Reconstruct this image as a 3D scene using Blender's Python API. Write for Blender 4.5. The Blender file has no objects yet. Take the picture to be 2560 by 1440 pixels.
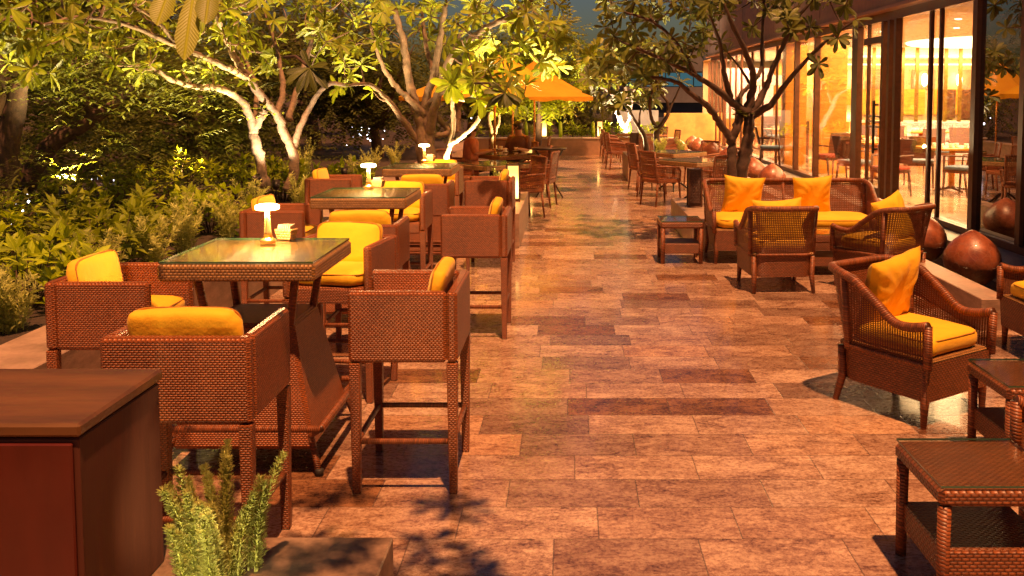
import bpy, math, random
import numpy as np
from mathutils import Vector, Matrix
R = math.radians
PI = math.pi
rnd = random.Random(7)
sc = bpy.context.scene
COL = sc.collection

# ---------------------------------------------------------------- camera model
EYE, FPX, PITCH = 1.85, 2330.0, R(4.0)
CX, HY = 1425.0, 235.0
CY = HY + FPX*math.tan(PITCH)
def _ray(px, py):
    r = Vector((1, 0, 0)); u = Vector((0, math.sin(PITCH), math.cos(PITCH))); f = Vector((0, math.cos(PITCH), -math.sin(PITCH)))
    return f*FPX + r*(px-CX) + u*(CY-py)
def G(px, py, z=0.0):
    d = _ray(px, py); t = (z-EYE)/d.z
    return Vector((d.x*t, d.y*t, z))
def V(px, py, Y):
    d = _ray(px, py); t = Y/d.y
    return Vector((d.x*t, Y, EYE+d.z*t))

cam = bpy.data.cameras.new('Camera'); co = bpy.data.objects.new('Camera', cam); COL.objects.link(co)
co.location = (0, 0, EYE); co.rotation_euler = (PI/2-PITCH, 0, 0)
cam.sensor_width = 36; cam.lens = FPX/2560*36
cam.shift_x = (1280-CX)/2560; cam.shift_y = -(720-CY)/2560
cam.clip_start = 0.05; cam.clip_end = 2000
sc.camera = co

# ---------------------------------------------------------------- node helper
class NT:
    def __init__(s, name):
        s.m = bpy.data.materials.new(name); s.m.use_nodes = True
        s.t = s.m.node_tree; s.t.nodes.clear()
        s.out = s.t.nodes.new('ShaderNodeOutputMaterial')
    def n(s, typ, ins=None, **at):
        nd = s.t.nodes.new('ShaderNode'+typ)
        for k, v in at.items(): setattr(nd, k, v)
        for k, v in (ins or {}).items():
            i = nd.inputs[k]
            if hasattr(v, 'node'): s.t.links.new(v, i)
            elif hasattr(v, 'outputs'): s.t.links.new(v.outputs[0], i)
            else:
                if isinstance(v, tuple) and len(v) == 3 and i.type == 'RGBA': v = (*v, 1)
                i.default_value = v
        return nd
    def m_(s, op, a, b=None, c=None, clamp=False):
        ins = {0: a}
        if b is not None: ins[1] = b
        if c is not None: ins[2] = c
        return s.n('Math', ins, operation=op, use_clamp=clamp).outputs[0]
    def ramp(s, fac, stops, interp='LINEAR'):
        nd = s.n('ValToRGB', {0: fac}); cr = nd.color_ramp; cr.interpolation = interp
        while len(cr.elements) < len(stops): cr.elements.new(0.5)
        for e, (p, c) in zip(cr.elements, stops): e.position = p; e.color = (*c, 1)
        return nd.outputs[0]
    def noise(s, vec, scale, detail=4, rough=.55, dist=0):
        return s.n('TexNoise', {'Vector': vec, 'Scale': scale, 'Detail': detail, 'Roughness': rough, 'Distortion': dist}).outputs[0]
    def mix(s, fac, a, b, mode='MIX'):
        nd = s.t.nodes.new('ShaderNodeMix'); nd.data_type = 'RGBA'; nd.blend_type = mode
        for i, v in ((0, fac), (6, a), (7, b)):
            if hasattr(v, 'node'): s.t.links.new(v, nd.inputs[i])
            else: nd.inputs[i].default_value = (*v, 1) if isinstance(v, tuple) else v
        return nd.outputs[2]
    def bump(s, h, dist, strength=1.0):
        return s.n('Bump', {'Height': h, 'Distance': dist, 'Strength': strength}).outputs[0]
    def pbr(s, **k):
        ins = {}
        nm = {'col': 'Base Color', 'rough': 'Roughness', 'metal': 'Metallic', 'normal': 'Normal', 'coat': 'Coat Weight', 'coatr': 'Coat Roughness', 'spec': 'Specular IOR Level', 'em': 'Emission Color', 'ems': 'Emission Strength', 'sheen': 'Sheen Weight', 'trans': 'Transmission Weight'}
        for a, b in k.items(): ins[nm[a]] = b
        return s.n('BsdfPrincipled', ins).outputs[0]
    def done(s, sh):
        s.t.links.new(sh, s.out.inputs[0]); return s.m
    def co(s, which='Object'):
        return s.n('TexCoord').outputs[which]

def plain(name, col, rough=.5, metal=0, nscale=12, var=.25, bump=.002, coat=0.0, stretch=(1, 1, 1)):
    t = NT(name); c = t.co(); mp = t.n('Mapping', {0: c, 3: stretch}).outputs[0]
    n1 = t.noise(mp, nscale); n2 = t.noise(mp, nscale*6, 3)
    f = t.m_('ADD', t.m_('MULTIPLY', n1, .7), t.m_('MULTIPLY', n2, .3))
    a = tuple(x*(1-var*1.3) for x in col); b = tuple(min(1, x*(1+var*1.3)) for x in col)
    cc = t.ramp(f, [(.3, a), (.7, b)])
    r = t.m_('MULTIPLY_ADD', n1, .25, rough-.12)
    return t.done(t.pbr(col=cc, rough=r, metal=metal, coat=coat, normal=t.bump(f, bump)))

def wicker(name, col, du=.0175, dv=.0092, dark=.28, rough=.42):
    t = NT(name); sp = t.n('SeparateXYZ', {0: t.n('UVMap').outputs[0]})
    u, v = sp.outputs[0], sp.outputs[1]
    vv = t.m_('DIVIDE', v, dv); row = t.m_('FLOOR', vv); fv = t.m_('FRACT', vv)
    uu = t.m_('ADD', t.m_('DIVIDE', u, du), t.m_('MULTIPLY', t.m_('FLOORED_MODULO', row, 2.0), .5)); fu = t.m_('FRACT', uu)
    a = t.m_('SINE', t.m_('MULTIPLY', fu, PI)); b = t.m_('SINE', t.m_('MULTIPLY', fv, PI))
    h = t.m_('POWER', t.m_('MULTIPLY', t.m_('ABSOLUTE', a), t.m_('ABSOLUTE', b)), .5)
    wn = t.n('TexWhiteNoise', {'Vector': t.n('CombineXYZ', {0: t.m_('FLOOR', uu), 1: row}).outputs[0]}, noise_dimensions='2D').outputs[0]
    big = t.noise(t.co(), 6, 3)
    k = t.m_('ADD', t.m_('MULTIPLY', wn, .35), t.m_('MULTIPLY', big, .5))
    c1 = t.ramp(k, [(.15, tuple(x*.62 for x in col)), (.75, tuple(x*1.45 for x in col))])
    c2 = t.mix(h, tuple(x*dark for x in col), c1)
    return t.done(t.pbr(col=c2, rough=rough, normal=t.bump(h, .0045, 1.0), spec=.55))

def wrapped(name, col, dv=.009):
    t = NT(name); sp = t.n('SeparateXYZ', {0: t.n('UVMap').outputs[0]})
    u, v = sp.outputs[0], sp.outputs[1]
    vv = t.m_('DIVIDE', t.m_('ADD', v, t.m_('MULTIPLY', u, .15)), dv); fv = t.m_('FRACT', vv)
    h = t.m_('POWER', t.m_('SINE', t.m_('MULTIPLY', fv, PI)), .5)
    wn = t.n('TexWhiteNoise', {'W': t.m_('FLOOR', vv)}, noise_dimensions='1D').outputs[0]
    c1 = t.ramp(wn, [(0, tuple(x*.6 for x in col)), (1, tuple(x*1.4 for x in col))])
    c2 = t.mix(h, tuple(x*.25 for x in col), c1)
    return t.done(t.pbr(col=c2, rough=.42, normal=t.bump(h, .003)))

def leafmat(name, dark, light, rough=.42, tr=.35):
    t = NT(name); g = t.n('NewGeometry')
    ri = g.outputs['Random Per Island']
    c = t.mix(ri, dark, light)
    uv = t.n('SeparateXYZ', {0: t.n('UVMap').outputs[0]})
    vein = t.m_('SUBTRACT', 1.0, t.m_('MULTIPLY', t.m_('ABSOLUTE', uv.outputs[1]), 14.0), clamp=True)
    ribs = t.m_('POWER', t.m_('ABSOLUTE', t.m_('SINE', t.m_('MULTIPLY', t.m_('SUBTRACT', uv.outputs[0], t.m_('MULTIPLY', t.m_('ABSOLUTE', uv.outputs[1]), .35)), 70.0))), 8.0)
    vv = t.m_('MAXIMUM', vein, t.m_('MULTIPLY', ribs, .45))
    c = t.mix(t.m_('MULTIPLY', vv, .4), c, tuple(min(1, x*1.8) for x in light))
    p = t.pbr(col=c, rough=rough, spec=.4, normal=t.bump(vv, .002))
    tl = t.n('BsdfTranslucent', {0: t.mix(.5, c, tuple(min(1, x*1.3) for x in light))}).outputs[0]
    return t.done(t.n('MixShader', {0: tr, 1: p, 2: tl}).outputs[0])

def fabric(name, col):
    t = NT(name); c = t.co(); n = t.noise(c, 7, 5, .6); w = t.noise(c, 420, 2)
    cc = t.ramp(n, [(.3, tuple(x*.86 for x in col)), (.7, col)])
    h = t.m_('ADD', t.m_('MULTIPLY', n, 1.0), t.m_('MULTIPLY', w, .04))
    return t.done(t.pbr(col=cc, rough=.75, sheen=.1, normal=t.bump(h, .018, .6)))

def emit(name, col, s):
    t = NT(name); return t.done(t.n('Emission', {0: (*col, 1), 1: s}).outputs[0])

def thin_glass(name, tint=(1, 1, 1), refl=1.0, rough=0.0):
    t = NT(name); g = t.n('NewGeometry')
    c = t.m_('ABSOLUTE', t.n('VectorMath', {0: g.outputs['Normal'], 1: g.outputs['Incoming']}, operation='DOT_PRODUCT').outputs['Value'])
    fr = t.m_('MULTIPLY_ADD', t.m_('POWER', t.m_('SUBTRACT', 1.0, c), 5.0), .96, .04)
    f = t.m_('MULTIPLY', fr, refl, clamp=True)
    tr = t.n('BsdfTransparent', {0: (*tint, 1)}).outputs[0]; gl = t.n('BsdfGlossy', {0: (1, 1, 1, 1), 'Roughness': rough}).outputs[0]
    return t.done(t.n('MixShader', {0: f, 1: tr, 2: gl}).outputs[0])

# ---------------------------------------------------------------- mesh builder
class MB:
    def __init__(s): s.v = []; s.f = []; s.uv = []; s.mi = []; s.sm = []; s.cur = 0
    def add(s, vs, fs, uvs=None, smooth=False, M=None):
        o = len(s.v)
        if M is not None: vs = [M @ Vector(v) for v in vs]
        vs = [Vector(v) for v in vs]; s.v += vs
        for i, f in enumerate(fs):
            s.f.append([o+k for k in f]); s.mi.append(s.cur); s.sm.append(smooth)
            if uvs: s.uv.append(uvs[i])
            else:
                p = [vs[k] for k in f]; nrm = (p[1]-p[0]).cross(p[2]-p[0]); ax = max(range(3), key=lambda a: abs(nrm[a]))
                s.uv.append([((q.y, q.z), (q.x, q.z), (q.x, q.y))[ax] for q in p])
        return s
    def box(s, c, d, b=0.0, M=None, top=None, smooth=False):
        """centre c, size d, chamfer b, top=(sx,sy) scale of the top face"""
        hx, hy, hz = d[0]/2, d[1]/2, d[2]/2; c = Vector(c); vs = []; idx = {}
        b = min(b, .49*min(d))
        for sx in (-1, 1):
            for sy in (-1, 1):
                for sz in (-1, 1):
                    kx, ky = (top if (top and sz > 0) else (1, 1))
                    P = Vector((sx*hx*kx, sy*hy*ky, sz*hz))
                    if b == 0:
                        idx[(sx, sy, sz)] = (len(vs),)*3; vs.append(P+c)
                    else:
                        q = []
                        for ax in range(3):
                            o = Vector([-sg*b if a != ax else 0 for a, sg in enumerate((sx, sy, sz))]); q.append(len(vs)); vs.append(P+o+c)
                        idx[(sx, sy, sz)] = tuple(q)
        fs = []
        for ax in range(3):
            a, bb = [(1, 2), (2, 0), (0, 1)][ax]
            for sg in (-1, 1):
                loop = [(-1, -1), (1, -1), (1, 1), (-1, 1)]
                if sg < 0: loop = loop[::-1]
                f = []
                for u, w in loop:
                    k = [0, 0, 0]; k[ax] = sg; k[a] = u; k[bb] = w; f.append(idx[tuple(k)][ax])
                fs.append(f)
        if b:
            for ax in range(3):
                a, bb = [(1, 2), (2, 0), (0, 1)][ax]
                for u in (-1, 1):
                    for w in (-1, 1):
                        k0 = [0, 0, 0]; k0[ax] = -1; k0[a] = u; k0[bb] = w; k1 = list(k0); k1[ax] = 1
                        k0, k1 = tuple(k0), tuple(k1)
                        f = [idx[k0][a], idx[k1][a], idx[k1][bb], idx[k0][bb]]
                        if u*w < 0: f = f[::-1]
                        fs.append(f)
            for k, q in idx.items():
                fs.append(list(q) if k[0]*k[1]*k[2] > 0 else list(q)[::-1])
        return s.add(vs, fs, M=M, smooth=smooth)
    def tube(s, pts, rad, n=8, M=None, cap=True, smooth=True):
        pts = [Vector(p) for p in pts]; m = len(pts)
        if not isinstance(rad, (list, tuple)): rad = [rad]*m
        vs = []; prev = None; L = [0]
        for i in range(1, m): L.append(L[-1]+(pts[i]-pts[i-1]).length)
        for i, p in enumerate(pts):
            t = (pts[min(i+1, m-1)]-pts[max(i-1, 0)]); t = t.normalized() if t.length > 1e-9 else Vector((0, 0, 1))
            if prev is None: a = t.cross(Vector((0, 0, 1)) if abs(t.z) < .9 else Vector((1, 0, 0))).normalized()
            else:
                a = prev - t*prev.dot(t); a = a.normalized() if a.length > 1e-6 else t.orthogonal().normalized()
            prev = a; bt = t.cross(a)
            for k in range(n):
                th = 2*PI*k/n; vs.append(p+(a*math.cos(th)+bt*math.sin(th))*rad[i])
        fs = []; uvs = []
        for i in range(m-1):
            for k in range(n):
                k2 = (k+1) % n; fs.append([i*n+k, i*n+k2, (i+1)*n+k2, (i+1)*n+k])
                cc = 2*PI*max(rad[i], 1e-4)/n
                uvs.append([(k*cc, L[i]), ((k+1)*cc, L[i]), ((k+1)*cc, L[i+1]), (k*cc, L[i+1])])
        if cap:
            fs.append(list(range(n))[::-1]); uvs.append([(0, 0)]*n); fs.append([(m-1)*n+k for k in range(n)]); uvs.append([(0, 0)]*n)
        return s.add(vs, fs, uvs, smooth, M)
    def lathe(s, prof, n=24, c=(0, 0, 0), M=None, smooth=True):
        c = Vector(c); vs = []
        for r, z in prof:
            for k in range(n): th = 2*PI*k/n; vs.append(c+Vector((r*math.cos(th), r*math.sin(th), z)))
        fs = []; uvs = []; m = len(prof)
        for i in range(m-1):
            for k in range(n):
                k2 = (k+1) % n; fs.append([i*n+k, i*n+k2, (i+1)*n+k2, (i+1)*n+k])
                uvs.append([(k/n, i/m), ((k+1)/n, i/m), ((k+1)/n, (i+1)/m), (k/n, (i+1)/m)])
        fs.append(list(range(n))[::-1]); uvs.append([(0, 0)]*n); fs.append([(m-1)*n+k for k in range(n)]); uvs.append([(0, 0)]*n)
        return s.add(vs, fs, uvs, smooth, M)
    def grid(s, fn, nu, nv, M=None, smooth=True, su=1, sv=1, closed=False):
        vs = [fn(i/nu, j/nv) for j in range(nv+1) for i in range(nu+1)]
        fs = []; uvs = []
        for j in range(nv):
            for i in range(nu):
                a = j*(nu+1)+i; fs.append([a, a+1, a+nu+2, a+nu+1])
                uvs.append([(i/nu*su, j/nv*sv), ((i+1)/nu*su, j/nv*sv), ((i+1)/nu*su, (j+1)/nv*sv), (i/nu*su, (j+1)/nv*sv)])
        return s.add(vs, fs, uvs, smooth, M)
    def cane(s, fn, nu, nv, w=.30, M=None, th=.004):
        """open cane mesh: every cell of the patch is a square hole in a frame of strands"""
        fs = []; vs = []; uvs = []
        P = {}
        def pt(u, v):
            k = (round(u, 5), round(v, 5))
            if k not in P: P[k] = len(vs); vs.append(fn(u/nu, v/nv))
            return P[k]
        h = w/2
        for j in range(nv):
            for i in range(nu):
                o = [(i, j), (i+1, j), (i+1, j+1), (i, j+1)]; q = [(i+h, j+h), (i+1-h, j+h), (i+1-h, j+1-h), (i+h, j+1-h)]
                for k in range(4):
                    k2 = (k+1) % 4; fs.append([pt(*o[k]), pt(*o[k2]), pt(*q[k2]), pt(*q[k])]); uvs.append([(a*.013, b*.013) for a, b in (o[k], o[k2], q[k2], q[k])])
        return s.add(vs, fs, uvs, False, M)
    def build(s, name, mats, parent=None, smooth=None):
        me = bpy.data.meshes.new(name); me.from_pydata([tuple(v) for v in s.v], [], s.f)
        uvl = me.uv_layers.new(name='UVMap'); flat = [c for f in s.uv for q in f for c in q]; uvl.data.foreach_set('uv', flat)
        if not isinstance(mats, (list, tuple)): mats = [mats]
        for m in mats: me.materials.append(m)
        me.polygons.foreach_set('material_index', s.mi)
        me.polygons.foreach_set('use_smooth', s.sm if smooth is None else [smooth]*len(s.f)); me.update()
        o = bpy.data.objects.new(name, me); COL.objects.link(o)
        if parent: o.parent = parent
        return o

def tag(o, label=None, cat=None, group=None, kind=None):
    if label: o['label'] = label
    if cat: o['category'] = cat
    if group: o['group'] = group
    if kind: o['kind'] = kind
    return o
def thing(name, label, cat, loc=(0, 0, 0), rz=0, group=None):
    o = bpy.data.objects.new(name, None); COL.objects.link(o); o.empty_display_size = .1
    o.location = loc; o.rotation_euler = (0, 0, rz)
    return tag(o, label, cat, group)
def kids(o): return [c for c in bpy.data.objects if c.parent == o]
def dup(root, loc, rz, label, group=None):
    r = root.copy(); COL.objects.link(r); r.location = loc; r.rotation_euler = (0, 0, rz); r['label'] = label
    if group: r['group'] = group
    for ch in kids(root):
        c = ch.copy(); COL.objects.link(c); c.parent = r
        for g in kids(ch): d = g.copy(); COL.objects.link(d); d.parent = c
    return r
_first = {}
def place(maker, key, loc, rz, label, cat, group):
    if key not in _first:
        r = maker(); _first[key] = r; r.location = loc; r.rotation_euler = (0, 0, rz); tag(r, label, cat, group); return r
    return dup(_first[key], loc, rz, label, group)
def struct(name, mb, m, label=None):
    o = mb.build(name, m); o['kind'] = 'structure'
    return o
def lamp(name, kind, loc, energy, col, parent=None, size=.05, **k):
    l = bpy.data.lights.new(name, kind); l.energy = energy; l.color = col
    if kind == 'POINT': l.shadow_soft_size = size
    if kind == 'SPOT': l.shadow_soft_size = size; l.spot_size = k.get('cone', R(100)); l.spot_blend = .6
    if kind == 'AREA': l.shape = 'RECTANGLE'; l.size = k['sx']; l.size_y = k['sy']
    o = bpy.data.objects.new(name, l); COL.objects.link(o); o.location = loc
    if parent: o.parent = parent
    if 'aim' in k:
        d = Vector(k['aim'])-Vector(loc); o.rotation_euler = d.to_track_quat('-Z', 'Y').to_euler()
    return o

# ---------------------------------------------------------------- leaves, vectorised
TPL = {}
def template(kind):
    if kind in TPL: return TPL[kind]
    if kind == 'plumeria': ts, ws = [0, .22, .5, .78, .93, 1], [.03, .2, .42, .5, .32, .02]
    elif kind == 'shrub': ts, ws = [0, .3, .65, 1], [.05, .45, .42, .0]
    else: ts, ws = [0, .5, 1], [.1, .5, 0]
    vs = []; fs = []; uv = []
    for t, w in zip(ts, ws): vs += [(t, -w, w), (t, 0, 0), (t, w, w)]
    for i in range(len(ts)-1):
        a = i*3
        fs += [[a, a+3, a+4, a+1], [a+1, a+4, a+5, a+2]]
    TPL[kind] = (np.array(vs, float), np.array(fs, int)); return TPL[kind]
class Leaves:
    def __init__(s, kind): s.kind = kind; s.d = []
    def leaf(s, p, d, up, L, W, droop=.25, fold=.25): s.d.append((*p, *d, *up, L, W, droop, fold))
    def rosette(s, p, axis, n, L, W, spread=(50, 95), droop=.3, grav=.25):
        axis = Vector(axis).normalized(); a = axis.orthogonal().normalized(); b = axis.cross(a); ph = rnd.random()*6.28
        for i in range(n):
            th = ph+i*2.4; el = R(rnd.uniform(*spread))*(1-.35*i/n)
            d = (a*math.cos(th)+b*math.sin(th))*math.sin(el)+axis*math.cos(el); d.z -= grav*rnd.uniform(.2, 1.2); d.normalize()
            up = axis-d*axis.dot(d)
            if up.length < .05: up = Vector((0, 0, 1))
            l = L*rnd.uniform(.7, 1.15)
            s.leaf(p, d, up.normalized(), l, W*l/L*rnd.uniform(.85, 1.15), droop*rnd.uniform(.3, 1.5))
    def build(s, name, m, parent=None):
        T, F = template(s.kind); D = np.array(s.d); N = len(D)
        p, d, up, L, W, dr, fo = D[:, 0:3], D[:, 3:6], D[:, 6:9], D[:, 9], D[:, 10], D[:, 11], D[:, 12]
        sd = np.cross(up, d); sd /= np.linalg.norm(sd, axis=1, keepdims=True)+1e-9
        t, w, hz = T[:, 0], T[:, 1], T[:, 2]
        X = (p[:, None]+d[:, None]*(t[None, :, None]*L[:, None, None])+sd[:, None]*(w[None, :, None]*W[:, None, None])
             + up[:, None]*((hz[None]*fo[:, None]*W[:, None]-dr[:, None]*L[:, None]*t[None]**2)[..., None]))
        X = X.reshape(-1, 3); FF = (F[None]+np.arange(N)[:, None, None]*len(T)).reshape(-1, F.shape[1])
        me = bpy.data.meshes.new(name); me.vertices.add(len(X)); me.vertices.foreach_set('co', X.ravel())
        k = F.shape[1]; me.loops.add(FF.size); me.loops.foreach_set('vertex_index', FF.ravel().astype(np.int32))
        me.polygons.add(len(FF)); me.polygons.foreach_set('loop_start', np.arange(len(FF), dtype=np.int32)*k)
        try: me.polygons.foreach_set('loop_total', np.full(len(FF), k, dtype=np.int32))
        except Exception: pass
        me.polygons.foreach_set('use_smooth', np.ones(len(FF), dtype=bool))
        me.update(calc_edges=True)
        uv = me.uv_layers.new(name='UVMap'); loc = np.stack([t, w], 1)
        uv.data.foreach_set('uv', np.tile(loc[F].reshape(-1), N))
        me.materials.append(m); o = bpy.data.objects.new(name, me); COL.objects.link(o)
        if parent: o.parent = parent
        return o
SKY_EL, SKY_S, SUN_E, UP, INT, EXPO = 3.0, .048, 4.2, 460.0, 1250.0, 0.83
# ---------------------------------------------------------------- materials
def floor_mat():
    t = NT('terrace_stone'); g = t.n('NewGeometry').outputs['Position']; sp = t.n('SeparateXYZ', {0: g}); x, y = sp.outputs[0], sp.outputs[1]
    vy = t.m_('DIVIDE', t.m_('ADD', y, .135), .3); row = t.m_('FLOOR', vy); fy = t.m_('FRACT', vy)
    off = t.n('TexWhiteNoise', {'W': row}, noise_dimensions='1D').outputs[0]
    ux = t.m_('ADD', t.m_('DIVIDE', x, .6), off); col = t.m_('FLOOR', ux); fx = t.m_('FRACT', ux)
    wn = t.n('TexWhiteNoise', {'Vector': t.n('CombineXYZ', {0: col, 1: row}).outputs[0]}, noise_dimensions='2D')
    r = wn.outputs[0]
    ex = t.m_('MULTIPLY', t.m_('MINIMUM', fx, t.m_('SUBTRACT', 1.0, fx)), .6); ey = t.m_('MULTIPLY', t.m_('MINIMUM', fy, t.m_('SUBTRACT', 1.0, fy)), .3)
    e = t.m_('MINIMUM', ex, ey); joint = t.m_('SUBTRACT', 1.0, t.m_('DIVIDE', e, .0042), clamp=True)
    vec = t.n('VectorMath', {0: g, 1: t.n('VectorMath', {0: wn.outputs[1], 'Scale': 17.0}, operation='SCALE').outputs[0]}, operation='ADD').outputs[0]
    st = t.n('Mapping', {0: vec, 3: (1.6, 3.2, 1)}).outputs[0]
    n1 = t.noise(st, 2.4, 8, .66, .9); n2 = t.noise(vec, 55, 6, .7); n3 = t.noise(st, 9, 6, .7, 1.4)
    k = t.m_('ADD', t.m_('ADD', t.m_('MULTIPLY', n1, .42), t.m_('MULTIPLY', n3, .26)), t.m_('MULTIPLY', n2, .40))
    light = t.ramp(k, [(.40, (.08, .040, .03)), (.46, (.23, .135, .10)), (.53, (.41, .27, .20)), (.63, (.68, .52, .40))])
    tone = t.ramp(r, [(0, (.50, .42, .38)), (.22, (.74, .64, .58)), (.45, (.92, .80, .70)), (.8, (1, .94, .88)), (1, (1.0, .80, .60))])
    light = t.mix(1.0, light, tone, 'MULTIPLY')
    dark = t.ramp(k, [(.39, (.04, .017, .008)), (.50, (.13, .055, .028)), (.60, (.30, .14, .065))])
    isd = t.m_('GREATER_THAN', t.n('TexWhiteNoise', {'Vector': t.n('CombineXYZ', {0: t.m_('ADD', col, 31.0), 1: t.m_('MULTIPLY', row, 1.7)}).outputs[0]}, noise_dimensions='2D').outputs[0], .905)
    c = t.mix(isd, light, dark)
    pits = t.ramp(t.noise(vec, 120, 3, .6), [(.60, (0, 0, 0)), (.68, (1, 1, 1))])
    c = t.mix(t.m_('MULTIPLY', pits, .75), c, (.10, .06, .045))
    blot = t.ramp(t.noise(g, .9, 5, .6), [(.3, (.78, .76, .75)), (.65, (1, 1, 1))])
    c = t.mix(1.0, c, blot, 'MULTIPLY')
    c = t.mix(t.m_('MULTIPLY', joint, .85), c, (.06, .045, .035))
    rough = t.m_('ADD', t.m_('MULTIPLY', n3, .30), t.m_('ADD', t.m_('MULTIPLY', n2, .16), .05))
    h = t.m_('ADD', t.m_('MULTIPLY', n3, .5), t.m_('SUBTRACT', t.m_('MULTIPLY', n2, .3), joint))
    return t.done(t.pbr(col=c, rough=rough, spec=.5, coat=.36, coatr=t.m_('MULTIPLY_ADD', n3, .12, .03), normal=t.bump(h, .0012, .8)))
M_floor = floor_mat()
M_wick = wicker('brown_wicker', (.34, .088, .017), dark=.34)
M_wickf = wicker('brown_wicker_flat', (.40, .19, .055), .020, .014)
M_wrap = wrapped('wrapped_rattan', (.25, .07, .02))
M_wrapl = wrapped('wrapped_rattan_light', (.25, .072, .022), .014)
M_cane = wicker('open_cane', (.28, .08, .02), .02, .006)
M_twist = wicker('chevron_wicker', (.26, .075, .02), .028, .013)
M_dark = plain('dark_metal', (.035, .022, .018), .4, .3, bump=.0005)
M_foot = plain('rubber_foot', (.02, .015, .012), .6)
M_yel = fabric('yellow_fabric', (.95, .52, .009))
M_pipe = plain('piping_fabric', (.42, .17, .015), .8, bump=.0005)
M_gtop = thin_glass('table_glass', (.93, .96, .92), .8, .05)
M_gedge = plain('glass_edge', (.04, .11, .065), .15, coat=.5, bump=0.0)
M_brass = plain('brass', (.75, .42, .13), .28, .9, bump=.0003, var=.1)
M_shade = emit('lamp_shade_glow', (1, .66, .27), 16)
M_lant = None
def lantern_glow():
    t = NT('lantern_paper_glow'); z = t.n('SeparateXYZ', {0: t.co('Generated')}).outputs[2]
    d = t.m_('SUBTRACT', z, .3); g = t.m_('EXPONENT', t.m_('MULTIPLY', t.m_('MULTIPLY', d, d), -14.0))
    s = t.m_('MULTIPLY_ADD', g, 6.0, 1.3)
    return t.done(t.n('Emission', {0: (1, .52, .12, 1), 1: s}).outputs[0])
M_lant = lantern_glow()
M_stone = plain('planter_stone', (.34, .215, .15), .5, nscale=5, var=.3, bump=.003, stretch=(1, 1, 3))
M_stone2 = plain('pale_stone', (.42, .32, .25), .45, nscale=4, var=.25, bump=.002)
M_soil = plain('mulch', (.045, .024, .014), .9, nscale=30, var=.6, bump=.02)
M_bark = plain('frangipani_bark', (.23, .145, .09), .75, nscale=14, var=.45, bump=.012, stretch=(1, 1, 1.6))
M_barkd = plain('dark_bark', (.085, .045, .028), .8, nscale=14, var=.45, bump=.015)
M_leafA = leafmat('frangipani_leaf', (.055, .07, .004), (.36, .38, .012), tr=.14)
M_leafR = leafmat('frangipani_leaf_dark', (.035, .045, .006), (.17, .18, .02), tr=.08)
M_shrub2 = leafmat('shrub_leaf_deep', (.08, .10, .004), (.30, .35, .010))
M_shrub = leafmat('shrub_leaf', (.12, .16, .004), (.50, .60, .012))
M_fern = leafmat('foxtail_needle', (.36, .38, .06), (.78, .78, .24), tr=.3)
M_wood = leafmat('wood_leaf', (.04, .045, .004), (.12, .125, .010), .6)
M_cabs = plain('brown_wood_side', (.085, .018, .006), .72, nscale=3, var=.2, bump=.002, stretch=(1, 6, .3))  # cabinet woods: the shadow on the cabinet is put into their dark colours
M_cab = plain('red_brown_wood', (.075, .009, .004), .28, nscale=3, var=.35, bump=.0015, stretch=(1, 1, .25), coat=.15)
M_cabtop = plain('cabinet_top_wood', (.12, .048, .013), .4, nscale=5, var=.35, bump=.0012, stretch=(.25, 2, 1))
def pot_mat():
    t = NT('glazed_terracotta'); c = t.co(); v = t.n('TexVoronoi', {'Vector': c, 'Scale': 15.0}, feature='DISTANCE_TO_EDGE').outputs['Distance']
    line = t.m_('LESS_THAN', v, .045); n = t.noise(c, 9, 5)
    col = t.ramp(n, [(.3, (.14, .032, .014)), (.7, (.36, .10, .038))]); col = t.mix(t.m_('MULTIPLY', line, .5), col, (.30, .11, .06))
    return t.done(t.pbr(col=col, rough=t.m_('MULTIPLY_ADD', n, .35, .20), coat=.15, normal=t.bump(t.m_('ADD', line, t.m_('MULTIPLY', n, .4)), .012)))
M_pot = pot_mat()
M_frame = plain('bronze_mullion', (.14, .048, .02), .35, .1, bump=.0005)
M_fascia = plain('fascia_panel', (.30, .16, .095), .55, nscale=1.4, var=.3, bump=.002)
M_fstrip = plain('fascia_strip', (.40, .17, .075), .4, nscale=2, var=.15, bump=.0005)
M_pane = thin_glass('window_glass', (.97, .95, .92), 1.1)
M_paned = thin_glass('dark_window_glass', (.10, .07, .06), 4.0)  # dark tint stands for the unlit room behind these panes
M_iwall = plain('interior_plaster', (.52, .36, .20), .7, nscale=2, var=.1)
M_iceil = plain('interior_ceiling', (.8, .70, .56), .8, nscale=1, var=.05)
M_ifloor = plain('interior_marble', (.50, .36, .22), .16, nscale=1.6, var=.3, bump=.0002)
M_ipark = plain('interior_parquet', (.28, .12, .045), .2, nscale=6, var=.5, bump=.0004, stretch=(3, .4, 1))
M_gold = plain('gold_slat', (.17, .085, .010), .35, .2, bump=.0003)
M_oak = plain('oak_veneer', (.66, .27, .035), .35, nscale=3, var=.25, bump=.0005, stretch=(.3, .3, 6))
M_chair = plain('chair_leather', (.115, .036, .020), .35, nscale=8, var=.2, bump=.001)
M_cwood = plain('chair_wood', (.10, .034, .016), .35, nscale=10, var=.25)
M_blue = fabric('blue_seat', (.13, .19, .27)); M_red = fabric('red_seat', (.50, .055, .02))
M_paper = plain('sugar_paper', (.40, .30, .20), .6)
M_bark2 = plain('warm_bark', (.17, .095, .055), .8, nscale=12, var=.5, bump=.014)
M_white = plain('porcelain', (.8, .74, .62), .3, var=.04, bump=0.0)
M_orange = None
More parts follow.
